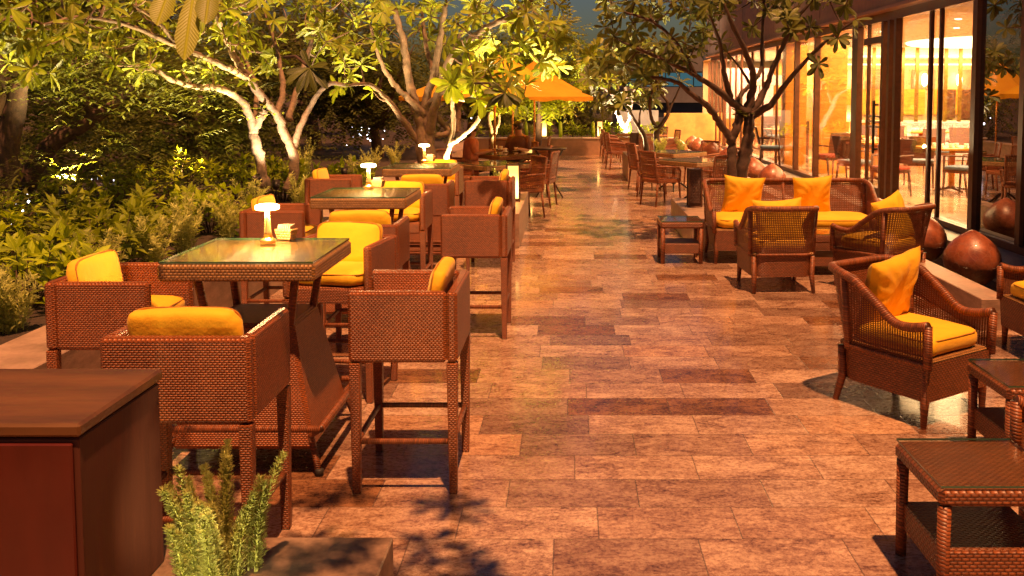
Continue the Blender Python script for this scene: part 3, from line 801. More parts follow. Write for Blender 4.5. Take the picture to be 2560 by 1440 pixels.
# ---------------------------------------------------------------- restaurant building
XF = 4.72
def Yf(px): return XF*FPX*math.cos(PITCH)/(px-CX)
bd = thing('restaurant_building', 'restaurant building with a long glazed wall glowing orange at the right', 'building', (XF, 10, 0))
def bpart(name, lst, m, parent=bd, b=0):
    return boxes([(x0-XF, x1-XF, y0-10, y1-10, z0, z1) for (x0, x1, y0, y1, z0, z1) in lst], b).build(name, m, parent)
bpart('fascia', [(4.52, 4.62, -2, 31.0, 3.10, 4.95)], M_fascia)
mj = [(4.515, 4.52, -2+i*1.9, -1.98+i*1.9, 3.2, 4.95) for i in range(18)]+[(4.515, 4.52, -2, 31, 4.1, 4.115)]
bpart('fascia_joint', mj, M_frame)
bpart('soffit', [(4.48, 4.80, -2, 31.05, 3.05, 3.098)], M_fstrip)
bpart('window_head', [(4.66, 4.80, -2, 31, 2.93, 3.048)], M_frame)
bpart('window_sill', [(4.66, 4.80, -2, 31, .19, .27)], M_frame)
mull = [(2440, .12), (2347, .05), (2322, .06), (2240, .09), (2224, .09), (2208, .09), (2168, .05), (2140, .30), (2040, .09), (1990, .11), (1940, .06), (1905, .06), (1878, .06), (1852, .08), (1838, .05), (1824, .05), (1810, .10), (1799, .05), (1789, .06), (1779, .06), (1771, .06)]
for px, w in mull:
    y = Yf(px); d = .06 if w > .085 else .03
    bpart('mullion', [(XF-d, XF+d*.6, y-w/2, y+w/2, .272, 2.928)], M_frame)
for px in (2560, 2730): y = Yf(px); bpart('mullion', [(XF-.05, XF+.05, y-.05, y+.05, .272, 2.928)], M_frame)
ys = sorted([Yf(p) for p, w in mull]+[-1.9, Yf(2560), Yf(2730), 31])
for a, b_ in zip(ys[:-1], ys[1:]):
    if b_-a < .12: continue
    bpart('window_pane', [(XF-.006, XF+.006, a+.03, b_-.03, .272, 2.928)], M_paned if b_ < Yf(2430) else M_pane)
y0, y1 = Yf(2206), Yf(2160)
bpart('door_rail', [(XF-.05, XF+.05, y0+.04, y1-.02, 2.62, 2.72)], M_frame); bpart('door_rail', [(XF-.05, XF+.05, y0+.04, y1-.02, .274, .42)], M_frame)
bpart('door_handle', [(XF-.13, XF-.10, y0+.08, y0+.12, .95, 1.75), (XF-.12, XF-.045, y0+.085, y0+.115, 1.0, 1.03), (XF-.12, XF-.045, y0+.085, y0+.115, 1.67, 1.70)], M_dark)
bpart('door_stripe', [(XF-.012, XF-.008, y0+.12, y1-.05, 1.33+k*.08, 1.36+k*.08) for k in range(3)], M_white)
for k in range(3):
    pass
# interior shell
FL = .2
struct('restaurant_floor', boxes([(4.81, 18, 10.95, 34, -.2, FL)]), M_ifloor)
struct('parquet_floor', boxes([(6.4, 18, 12, 24.4, FL, FL+.004)]), M_ipark)
bpart('ceiling', [(4.81, 18, 10.95, 34, 3.05, 3.25)], M_iceil)
bpart('roof_slab', [(4.81, 9, -2, 10.94, 3.05, 3.25)], M_dark)
bpart('back_wall', [(7.2, 18, 25.2, 25.4, FL, 3.049), (7.2, 7.35, 25.401, 34, FL, 3.049), (4.81, 7.19, 33.8, 34, FL, 3.049)], M_iwall)
bpart('wall_panel', [(7.3+i*1.25, 7.3+i*1.25+1.0, 25.12, 25.198, 1.30, 1.98) for i in range(7)], M_oak)
bpart('wall_panel_upper', [(7.95+i*1.25, 7.95+i*1.25+.62, 25.14, 25.198, 1.99, 2.5) for i in range(7)], M_fascia)
bpart('wall_niche', [(9.9, 10.35, 25.06, 25.118, 1.2, 1.97), (10.5, 11.0, 25.06, 25.118, 1.2, 1.97), (8.6, 8.75, 25.06, 25.118, 1.2, 1.97)], M_cwood)
bpart('wall_panel', [(5.0, 7.1, 33.74, 33.798, .3, 1.0)], M_oak)
bpart('wall_panel', [(7.14, 7.198, 25.5, 33, .3, 2.9)], M_oak)
bpart('bulkhead', [(7.2, 18, 24.2, 25.19, 2.78, 3.048)], M_iceil)
bpart('dark_backing', [(5.3, 18, 10.75, 10.93, -.2, 3.049), (5.3, 5.4, -2, 10.74, -.2, 3.049)], M_iwall2 if 0 else M_dark)  # dark sheets added close behind the right panes for the unlit interior
M_cove = emit('cove_light', (1, .70, .34), 4); M_disc = emit('ceiling_recess_light', (1, .78, .46), 4.5)
bpart('cove_light', [(7.4, 17, 24.12, 24.19, 2.80, 2.84), (7.4, 17, 25.05, 25.19, 2.62, 2.66)], M_cove)
mb = MB(); mb.lathe([(.01, 0), (1.0, 0), (1.02, .03), (1.02, .04)], 40, M=Matrix.Translation((9.9-XF, 11.2, 3.00)) @ Matrix.Diagonal((2.1, 2.4, 1, 1))); mb.build('ceiling_recess', M_disc, bd)
for x, y in ((6.2, 15), (6.0, 18), (7.0, 17), (8, 22.8), (9.3, 22.8), (10.6, 22.8), (6.3, 22)):
    mb = MB(); mb.lathe([(.05, 0), (.055, .01), (.01, .012)], 12, (x-XF, y-10, 3.035)); mb.build('downlight', M_disc, bd)
M_scon = emit('sconce_glow', (1, .70, .34), 30)
for i in range(6):
    s = thing('wall_sconce', ['first', 'second', 'third', 'fourth', 'fifth', 'sixth'][i]+' glowing wall sconce counted from the wooden column inside the restaurant', 'wall lamp', (7.62+i*.93, 25.0, 2.05), 0, 'sconces on the restaurant back wall')
    mb = MB(); cushion_mb(mb, (0, 0, .18), (.15, .10, .34), 1.0, nu=16, nv=12); mb.build('shade', M_scon, s); mb = MB(); mb.box((0, .065, .1), (.04, .06, .12), .005); mb.build('bracket', M_dark, s)
sl = thing('slat_screen', 'row of tall gold slats in front of the restaurant counter', 'screen', (7.4, 24.0, FL))
for i in range(14):
    mb = MB(); mb.box((.02+.37*i, 0, 1.69), (.085, .06, 2.30), .004); mb.build('slat', M_gold, sl)
boxes([(-.1, 5.5, -.06, .06, .46, .535)]).build('rail', M_gold, sl)
ct = thing('buffet_counter', 'long pale buffet counter behind the gold slats', 'counter', (7.4, 24.3, FL))
boxes([(0, 8, 0, .55, 0, .90)]).build('front', M_oak, ct); boxes([(-.03, 8.03, -.03, .58, .902, .95)], .004).build('worktop', M_white, ct)
M_terr = plain('mottled_upholstery', (.50, .38, .36), .6, nscale=30, var=.7)
bq = thing('banquette', 'mottled lilac banquette in front of the gold slats', 'bench', (7.9, 23.0, FL))
boxes([(0, 5, 0, .5, 0, .42)], .02).build('seat', M_terr, bq); boxes([(0, 5, .505, .62, 0, .95)], .02).build('backrest', M_terr, bq)
wc = thing('wood_column', 'broad oak clad column just inside the window wall', 'column', (5.45, 19.6, FL))
boxes([(-.28, .28, -.28, .28, 0, 2.849)], .004).build('cladding', M_oak, wc)
wc = thing('wood_column', 'second oak clad column further along the window wall', 'column', (5.25, 21.9, FL))
boxes([(-.25, .25, -.2, .2, 0, 2.849)], .004).build('cladding', M_oak, wc)
cb = tag(boxes([(5.2, 5.75, 22.4, 23.2, FL, 1.2)], .01).build('sideboard', M_cwood), 'dark brown sideboard beyond the oak columns', 'sideboard')
M_blind = plain('pale_blind', (.62, .52, .60), .8, nscale=3, var=.08, stretch=(1, 1, 12))
tag(boxes([(5.4, 7.1, 32.6, 32.66, 1.0, 2.75)]).build('window_blind', M_blind), 'pale lilac blind at the far end of the restaurant', 'blind')
ca = thing('food_cart', 'black cart with big spoked wheels and a striped awning', 'cart', (6.05, 27.6, FL))
for sy in (-.35, .35):
    for cxx in (-.45,):
        mb = MB(); mb.tube([(cxx+.34*math.cos(a*PI/12), sy, .36+.34*math.sin(a*PI/12)) for a in range(25)], .022, 6)
        for k in range(5): a = k*PI/5; mb.tube([(cxx-.33*math.cos(a), sy, .36-.33*math.sin(a)), (cxx+.33*math.cos(a), sy, .36+.33*math.sin(a))], .012, 5)
        mb.build('wheel', M_dark, ca)
boxes([(-.6, .7, -.3, .3, .72, .80)], .01).build('deck', M_cwood, ca); boxes([(-.55, .65, -.25, .25, .80, 1.0)], .01).build('box', M_chair, ca)
for sx in (-.5, .6):
    mb = MB(); mb.tube([(sx, -.25, .8), (sx, -.25, 1.95)], .02, 6); mb.build('post', M_dark, ca)
mb = MB(); mb.add([(-.75, -.5, 1.9), (.85, -.5, 1.9), (.85, .5, 1.9), (-.75, .5, 1.9), (-.3, 0, 2.2), (.4, 0, 2.2)], [[0, 1, 5, 4], [2, 3, 4, 5], [1, 2, 5], [3, 0, 4]]); mb.build('awning', M_chair, ca)

# interior furniture
ic = {}
def ichair(px, py, rz, kind, label):
    p = G(px, py, FL); m = M_blue if kind == 'blue' else M_red
    place(lambda: indoor_chair(m), 'ic'+kind, p, rz, label, 'chair', 'dining chairs inside the restaurant')
def itable(px, py, label, things=True):
    p = G(px, py, FL); place(indoor_table, 'it', p, R(10), label, 'table', 'tables inside the restaurant')
    if things:
        for k in range(6):
            q = p+Vector((rnd.uniform(-.35, .35), rnd.uniform(-.35, .35), .756))
            o = place(tableware, 'tw', q, 0, 'white cup on the '+label.split(' inside')[0], 'cup', 'cups and bowls on the restaurant tables')
def tableware():
    t = thing('cup', '', 'cup'); mb = MB(); mb.lathe([(.02, 0), (.035, .02), (.04, .07), (.036, .07), (.03, .02), (.01, .012)], 14); mb.build('body', M_white, t)
    mb = MB(); mb.lathe([(.02, -.0), (.06, .004), (.065, .01), (.02, .004)], 14); mb.build('saucer', M_white, t); return t
itable(2378, 478, 'table laid with cups inside behind the right window mullions')
itable(2185, 452, 'table inside behind the glass door')
itable(2100, 425, 'table inside behind the oak column')
itable(2300, 405, 'rear table inside in front of the banquette')
itable(1965, 395, 'table inside near the black cart')
ichair(2075, 448, R(20), 'red', 'red seated chair inside to the right of the oak column')
ichair(2135, 468, R(-60), 'blue', 'blue seated chair inside left of the glass door frame')
ichair(2225, 490, R(120), 'red', 'nearest red seated chair behind the glass door')
ichair(2178, 410, R(180), 'blue', 'blue seated chair beyond the table behind the glass door')
ichair(2295, 466, R(-10), 'blue', 'blue seated chair with its back to the terrace, left of the laid table')
ichair(2405, 490, R(30), 'blue', 'blue seated chair nearest the right edge of the lit windows')
ichair(2340, 432, R(170), 'blue', 'blue seated chair beyond the laid table')
ichair(2265, 415, R(200), 'red', 'red seated chair in front of the rear table inside')
ichair(2400, 425, R(160), 'red', 'red seated chair beyond the laid table by the right mullion')
ichair(2300, 385, R(180), 'red', 'red seated chair close to the lilac banquette')
ichair(2355, 388, R(180), 'blue', 'blue seated chair close to the lilac banquette')
ichair(1925, 418, R(-100), 'blue', 'blue seated chair beside the sideboard inside')
ichair(1985, 385, R(150), 'red', 'red seated chair near the black cart')
ichair(1940, 380, R(90), 'blue', 'blue seated chair near the black cart')
bl = thing('box_lamp', 'square glowing lamp standing behind the oak column inside', 'lamp', tuple(G(2115, 395, FL)))
mb = MB(); mb.box((0, 0, 1.15), (.36, .2, .42), .01); mb.build('shade', M_lant, bl); mb = MB(); mb.box((0, 0, .47), (.5, .35, .94), .01); mb.build('cabinet', M_oak, bl)

# ---------------------------------------------------------------- bar tables and chairs on the left
TX, TY = (-1.605, -1.66, -1.67), (4.80, 7.62, 10.5)
where = ['nearest', 'middle', 'farthest']
for i in range(3):
    p = (TX[i], TY[i], 0)
    place(bar_table, 'bt', p, 0, f'{where[i]} tall woven bar table with a glass top and a glowing lamp', 'table', 'tall woven bar tables')
    lx, ly = [(670, 611), (922, 474), (1061, 408)][i]; q = G(lx, ly-3, 1.047)
    l = place(table_lamp, 'tl', q, 0, f'glowing brass table lamp on the {where[i]} bar table', 'table lamp', 'brass lamps on the bar tables')
    place(sugar_caddy, 'sg', q+Vector((.055 if i else .06, .13, 0)), R(-15), f'woven box of sugar packets behind the lamp on the {where[i]} bar table', 'sugar caddy', 'sugar boxes on the bar tables')
    for sx in (-1, 1): lamp('lamp_bulb', 'POINT', q+Vector((sx*.04, -.01, .170)), 11.0, (1, .60, .24), None, .012)
gc = 'woven bar armchairs round the tall tables'
def bc(x, y, deg, label): place(bar_chair, 'bc', (x, y, 0), R(deg), label, 'bar chair', gc)
bc(-1.465, 3.64, 0, 'woven bar armchair seen from behind, between the red wooden cabinet and the nearest bar table')
bc(-.765, 4.47, 90, 'woven bar armchair alone on the path side of the nearest bar table')
bc(-2.27, 4.68, -90, 'woven bar armchair at the far left against the hedge ledge')
bc(-1.42, 5.74, 172, 'woven bar armchair facing the camera with its yellow seat showing, beyond the nearest bar table')
bc(-1.47, 6.62, 0, 'woven bar armchair seen from behind at the middle bar table')
bc(-.72, 7.20, 90, 'woven bar armchair on the path side of the middle bar table')
bc(-2.30, 7.40, -90, 'woven bar armchair behind the nearest glowing lamp, hedge side of the middle table')
bc(-1.58, 8.55, 180, 'woven bar armchair glimpsed beyond the middle bar table')
bc(-1.50, 9.55, 0, 'woven bar armchair seen from behind at the farthest bar table')
bc(-.85, 9.95, 90, 'woven bar armchair between the farthest bar table and the lit planter lantern')
bc(-2.58, 10.15, -90, 'woven bar armchair on the hedge side of the farthest bar table')
bc(-1.62, 11.45, 180, 'woven bar armchair glimpsed beyond the farthest bar table')
# near cabinet
cbn = thing('wooden_cabinet', 'tall red brown wooden cabinet in the near left corner', 'cabinet', (-1.62, 2.75, 0))
boxes([(-.30, .283, -.25, .25, .301, .905)], .004).build('body', M_cabs, cbn)
boxes([(-.285, .27, -.265, -.252, .301, .895)], .004).build('front_panel', M_cab, cbn); boxes([(-.30, .292, -.262, .262, .912, .95)], .008).build('top', M_cabtop, cbn)
cbn.location = (-1.632, 2.75, 0)

# ---------------------------------------------------------------- lounge set on the right
a1 = lounge('lounge_armchair', 'armchair', .60, .64, back=.80); _first['lc'] = a1
g2 = 'cane lounge armchairs'
a1.location = (2.03, 5.44, 0); a1.rotation_euler = (0, 0, R(-146)); tag(a1, 'cane armchair turned towards the glass side tables with one propped yellow pillow', 'armchair', g2)
place(None, 'lc', (1.97, 8.88, 0), R(3), 'cane armchair seen straight from behind in front of the sofa', 'armchair', g2)
place(None, 'lc', (2.97, 8.86, 0), R(37), 'cane armchair seen from behind at an angle, beside the clay urns', 'armchair', g2)
place(None, 'lc', (2.16, 3.46, 0), R(90), 'cane armchair cut off by the frame beside the near glass side table', 'armchair', g2)
place(None, 'lc', (3.50, 6.50, 0), R(92), 'cane armchair barely visible at the right edge near the end of the stone kerb', 'armchair', g2)
so = lounge('cane_sofa', 'sofa', 1.86, .76, 2, .02, .84); so.location = (2.50, 10.42, 0); so.rotation_euler = (0, 0, PI)
tag(so, 'cane sofa with two yellow seat cushions and two pillows behind the armchairs', 'sofa')
def onchair(cx, cy, rz, lx, ly, z, tilt, yaw=0, roll=0):
    M = Matrix.Translation((cx, cy, 0)) @ Matrix.Rotation(rz, 4, 'Z') @ Matrix.Translation((lx, ly, z)) @ Matrix.Rotation(yaw, 4, 'Z') @ Matrix.Rotation(R(90)+tilt, 4, 'X') @ Matrix.Rotation(roll, 4, 'Z')
    return M.to_translation(), M.to_euler()
def pil(label, seed, S, *a): l, e = onchair(*a); pillow(label, l, e, seed=seed, S=S)
pil('yellow pillow propped up in the armchair nearest the glass side tables', 1, .50, 2.03, 5.44, R(-146), .02, -.16, .66, R(-16), R(6), R(-7))
pil('yellow pillow at the left end of the sofa', 2, .47, 2.50, 10.42, PI, .52, -.20, .69, R(-12), R(-4), R(4))
pil('yellow pillow at the middle right of the sofa', 3, .47, 2.50, 10.42, PI, -.27, -.20, .69, R(-12), R(5), R(-3))
pil('yellow pillow showing only its top behind the armchair seen straight from behind', 4, .48, 1.97, 8.88, R(3), 0, -.14, .63, R(-14), 0, R(3))
pil('yellow pillow showing a corner above the angled armchair beside the urns', 5, .48, 2.97, 8.86, R(37), 0, -.14, .66, R(-16), 0, R(12))
gs = 'glass topped woven side tables'
place(side_table, 'st', (1.54, 3.43, 0), 0, 'woven side table with a glass top and lower shelf, cut by the bottom right corner', 'side table', gs)
place(None, 'st', (2.31, 4.56, 0), 0, 'woven glass topped side table in front of the armchair with the propped pillow', 'side table', gs)
place(None, 'st', (1.22, 10.28, 0), 0, 'small woven side table standing at the left end of the sofa', 'side table', gs)
ctb = coffee_table(); ctb.location = (2.55, 9.62, 0); tag(ctb, 'low woven coffee table with a glass top between the sofa and the armchairs', 'coffee table')
# clay urns in the channel
ul = ['nearest', 'second nearest', 'third nearest']
us = [(2440, 8.95), (2318, 10.25), (2212, 11.75), (2130, 13.4), (2060, 15.2), (1932, 17.6), (1884, 19.3), (1852, 21.0), (1822, 23.0), (1788, 25.4), (1757, 28.2), (1736, 29.6)]
us = us[:3]+us[5:]
for i, (px, Y) in enumerate(us):
    x = (px-CX)/FPX*Y*1.0
    lab = (ul[i]+' dark red clay urn, counted along the window wall') if i < 3 else ('clay urn along the window wall beyond the forked tree, '+['first', 'second', 'third', 'fourth', 'fifth', 'sixth', 'seventh', 'eighth'][i-3]+' from the camera')
    o = place(pot, 'pot', (min(x, 3.90), Y, -.045), rnd.uniform(0, 6), lab, 'urn', 'clay urns in the water channel')
o = place(pot, 'pot', (3.05, 26.2, 0.0), 0, 'clay urn standing alone in front of the orange wall', 'urn', 'clay urns in the water channel')
# lanterns
gl = 'box lanterns on the planters'
def ln(key, lit, p, rz, lab): place(lambda: lantern(lit), key, p, rz, lab, 'lantern', gl)
ln('lu', False, (1.66, 12.35, .36), 0, 'unlit dark lattice lantern on the planter left of the sofa')
ln('lu', False, (1.38, 20.0, .52), 0, 'unlit lattice lantern on the far planter among the dining chairs')
ln('ll', True, (-.76, 12.4, .42), R(4), 'glowing lantern on the planter behind the farthest bar table')
ln('ll', True, (-.80, 18.0, .30), 0, 'glowing lantern beside the folding tray stand')
tag(boxes([(-1.3, -.62, 17.8, 18.9, 0.0, .30)], .006).build('stone_planter', M_stone), 'low planter under the lantern beside the tray stand', 'planter')
ln('ll', True, (-.78, 28.15, .54), 0, 'left one of the two glowing lanterns on the far end wall')
ln('ll', True, (.90, 28.15, .54), 0, 'right one of the two glowing lanterns on the far end wall')
# outdoor dining
def dc(x, y, deg, lab): place(dining_chair, 'dc', (x, y, 0), R(deg), lab, 'chair', 'open cane dining chairs on the terrace')
def dt(x, y, deg, lab): place(dining_table, 'dt', (x, y, 0), R(deg), lab, 'table', 'square terrace dining tables')
dt(2.12, 15.6, 38, 'terrace table with a glass top just beyond the dark lantern')
dt(2.0, 17.9, 38, 'second terrace table beyond the dark lantern')
dc(1.52, 15.5, -62, 'cane chair with its back to the camera beside the dark lantern')
dc(1.45, 18.0, -75, 'cane chair at the path side of the second terrace table')
dc(1.50, 16.9, -100, 'cane chair between the two terrace tables on the path side')
dc(2.72, 16.0, 110, 'cane chair between the glass topped table and the urns')
dc(2.35, 14.6, 20, 'cane chair half hidden behind the stems of the forked tree')
dc(2.62, 18.6, 130, 'cane chair on the urn side of the second terrace table')
dt(1.9, 24.0, 40, 'terrace table near the pale lit tree at the far right')
dt(1.95, 26.2, 40, 'last terrace table before the orange wall')
dc(1.18, 22.9, -80, 'dark cane chair nearest the path in the far right row')
dc(1.16, 25.0, -85, 'dark cane chair second in the far right row')
dc(1.15, 27.0, -85, 'dark cane chair last in the far right row')
dc(1.75, 22.3, 10, 'cane chair behind the far planter with its back to the camera')
dc(2.55, 24.4, 100, 'cane chair on the wall side of the far tables')
dc(2.45, 26.9, 120, 'cane chair in the corner before the orange wall')
dt(-1.25, 14.9, 42, 'dark terrace table under the near parasol on the left')
dt(-1.15, 17.3, 35, 'terrace table where the two people sit on the left')
dc(-.52, 15.35, 78, 'cane chair on the path side of the dark terrace table')
dc(-.72, 13.95, 120, 'cane chair seen from its side behind the lit planter lantern')
dc(-1.95, 15.7, -110, 'cane chair on the hedge side of the dark terrace table')
dc(-2.0, 14.4, -60, 'cane chair below the pale slanting tree stem on the left')
dc(-.65, 16.9, 95, 'cane chair at the path side of the table with the two people')
dc(-1.45, 19.8, 0, 'empty cane chair farther back under the far parasol')
dc(-.75, 20.6, 90, 'cane chair beside the far parasol pole')
# tray stand
ts = thing('tray_stand', 'round tray on a folding stand at the path edge on the left', 'tray stand', (-.37, 16.6, 0))
mb = MB(); mb.lathe([(.26, .86), (.30, .865), (.31, .90), (.30, .90), (.285, .875), (.02, .873)], 28); mb.build('tray', M_dark, ts)
for sx in (-1, 1):
    mb = MB(); mb.tube([(-.24*sx, sx*.02, 0), (.24*sx, sx*.02, .855)], .014, 6); mb.build('leg', M_dark, ts)
    mb = MB(); mb.tube([(.24*sx, -.2, .855), (.24*sx, .2, .855)], .012, 6); mb.build('crossbar', M_dark, ts)
# people
def person(label, loc, rz, shirt, hair, reach):
    t = thing('person', label, 'person', loc, rz, None)
    def skin(name, V_, E_, Rr, mat, par):
        me = bpy.data.meshes.new(name); me.from_pydata(V_, E_, []); o = bpy.data.objects.new(name, me); COL.objects.link(o); o.parent = par; me.materials.append(mat)
        sk = o.modifiers.new('Skin', 'SKIN'); 
        for i, r in enumerate(Rr): me.skin_vertices[0].data[i].radius = (r, r)
        me.skin_vertices[0].data[0].use_root = True; ss = o.modifiers.new('Sub', 'SUBSURF'); ss.levels = 1; ss.render_levels = 2
        for p in me.polygons: p.use_smooth = True
        sk.use_smooth_shade = True
        return o
    Vs = [(0, 0, .52), (0, .01, .72), (0, .03, .95), (0, .05, 1.07), (0, .07, 1.16), (0, .085, 1.26)]; Es = [(0, 1), (1, 2), (2, 3), (3, 4), (4, 5)]; Rr = [.14, .12, .14, .055, .085, .075]
    for s in (-1, 1):
        k = len(Vs); Vs += [(s*.17, .03, 1.0), (s*.22, .10, .76), (s*.15, .33, .80), (s*.12, .41, .81)]; Es += [(2, k), (k, k+1), (k+1, k+2), (k+2, k+3)]; Rr += [.065, .042, .032, .022]
        for f in range(4):
            j = len(Vs); Vs.append((s*(.12+.018*(f-1.5)), .485, .80)); Es.append((k+3, j)); Rr.append(.009)
        k = len(Vs); Vs += [(s*.10, .06, .50), (s*.13, .46, .50), (s*.12, .48, .08), (s*.12, .60, .04)]; Es += [(0, k), (k, k+1), (k+1, k+2), (k+2, k+3)]; Rr += [.095, .065, .042, .035]
    M_sk = plain('skin', (.36, .17, .09), .5, var=.05, bump=0)
    b = skin('body', Vs, Es, Rr, M_sk, t)
    c = MB(); c.grid(lambda u, v: Vector(((.205-.02*v+.03*math.sin(PI*v))*math.cos(2*PI*u)*(1-.35*sstep(.85, 1, v)), .02+.03*v+(.15-.01*v)*math.sin(2*PI*u)*(1-.35*sstep(.85, 1, v)), .54+.50*v)), 20, 8)
    for s in (-1, 1): c.tube([(s*.15, .03, 1.0), (s*.20, .06, .90), (s*.225, .10, .78)], [.085, .066, .056], 10)
    c.build('shirt', shirt, b)
    c = MB()
    for s in (-1, 1): c.tube([(s*.08, -.05, .52), (s*.11, .2, .515), (s*.135, .47, .51), (s*.125, .49, .10)], [.125, .105, .08, .062], 10)
    c.build('trousers', M_dark, b)
    h = MB(); cushion_mb(h, (0, .068, 1.235), (.185, .20, .20), 1.0, nu=16, nv=10)
    if hair: cushion_mb(h, (0, .01, 1.14), (.17, .10, .30), 1.0, nu=14, nv=8)
    h.build('hair', plain('hair', (.02, .012, .008), .4, bump=0), b)
    fc = MB()
    for s in (-1, 1): fc.lathe([(.002, 0), (.011, .004), (.002, .01)], 8, M=Matrix.Translation((s*.032, .168, 1.215)) @ Matrix.Rotation(R(-90), 4, 'X'))
    fc.tube([(0, .165, 1.21), (0, .187, 1.185), (0, .17, 1.175)], [.008, .013, .008], 6); fc.build('face_features', M_sk, b)
person('seated person in a rust orange top with long dark hair', (-1.86, 17.1, 0), R(-80), plain('rust_top', (.42, .13, .05), .8), True, 0)
person('seated person in dark clothes, right of the small bright plant light', (-.98, 18.1, 0), R(160), plain('dark_top', (.10, .04, .03), .8), False, 0)
dc(-1.93, 17.1, -80, 'cane chair carrying the person in the rust orange top'); dc(-.96, 18.17, 160, 'cane chair carrying the person in dark clothes')
for px, py, c in ((1238, 372, 0), (1252, 374, 1), (1262, 380, 0), (1290, 377, 1)):
    q = G(px, py, .76); o = place(tableware, 'tw', q, 0, 'small cup on the table where the two people sit', 'cup', 'cups on the parasol table')
# parasols
umbrella('near orange parasol with its canopy half hidden by frangipani leaves', (-1.42, 17.6, 0), R(38), 1.32, 2.62, 1.80)
umbrella('far orange parasol whose right corner points along the path', (-.86, 22.5, 0), R(42), .95, 2.65, 1.82)
umbrella('parasol between the two others, seen mostly by its thin pole', (-1.25, 20.3, 0), R(35), 1.05, 2.60, 1.85)

# ---------------------------------------------------------------- far background
M_fb1 = plain('far_concrete', (.20, .17, .16), .8, nscale=.4, var=.3); M_fb2 = plain('far_glass', (.035, .045, .06), .15, nscale=.3); M_fcy = emit('cyan_window', (.16, .42, .50), .16)
fb = thing('office_building', 'grey office building with turquoise lit windows beyond the orange wall', 'building', (7, 60, -1))
def fbx(n, l, m): return boxes([(a-7, b-7, c-60, d-60, e+1, f+1) for a, b, c, d, e, f in l]).build(n, m, fb)
fbx('wall', [(3.4, 14, 60, 75, 1.30, 2.30), (3.4, 14, 60, 75, 3.3, 5.0), (3.4, 14, 60, 75, -1, .35)], M_fb1)
fbx('window_band', [(3.4, 14, 60.2, 74, .351, 1.299)], M_fb2); 
for i in range(9): fbx('lit_window', [(3.5+i*.9, 4.3+i*.9, 60.1, 60.3, 2.35, 3.2)], M_fcy)
fbx('window_frame', [(3.45, 13.9, 60.31, 74, 2.301, 3.299)], M_fb2)
fb2 = thing('tower_block', 'dim grey block behind the far parasol corner', 'building', (.5, 85, -1)); boxes([(-5.5, 5.5, 0, 12, 0, 5.6)]).build('wall', M_fb1, fb2)
for r_ in range(3):
    for i in range(12): boxes([(-5.3+i*.9, -4.7+i*.9, -.05, -.01, 1.2+r_*1.4, 2.1+r_*1.4)]).build('window', M_fb2, fb2)
M_ow = plain('orange_render', (.60, .33, .10), .7, nscale=1.5, var=.25)
tag(boxes([(3.10, 4.85, 30.6, 30.9, -.3, 1.22)]).build('garden_wall', M_ow), 'plain orange lit wall closing the terrace beside the window wall', 'wall')
tag(boxes([(1.72, 3.09, 32.6, 32.9, -.3, 1.28)]).build('garden_wall', plain('blue_lit_grey_render', (.33, .36, .42), .7, nscale=1)), 'pale grey wall with bluish light in its colour behind the white lit tree', 'wall')  # grey wall; the bluish light on it is put into the colour
for i in range(16):
    x = -2.9+i*.37+rnd.uniform(-.1, .1)
    if i % 3 == 1:
        t = thing('cactus', f'small columnar cactus standing in the bed behind the end wall, {["far left", "left", "middle left", "middle", "right", "far right"][i//3]} one', 'cactus', (x, 28.75, .42), 0, 'cacti behind the end wall')
        mb = MB(); mb.tube([(0, 0, 0), (.01, 0, .25), (0, 0, .42+rnd.random()*.15), (0, 0, .6)], [.05, .06, .05, .01], 8); mb.build('stem', M_shrub, t)
    else: shrub('low leafy plant in the bed behind the far end wall', (x, 28.8+rnd.uniform(0, .3), .42), .55, .25, 9, .16, .05, 'plants behind the far end wall')
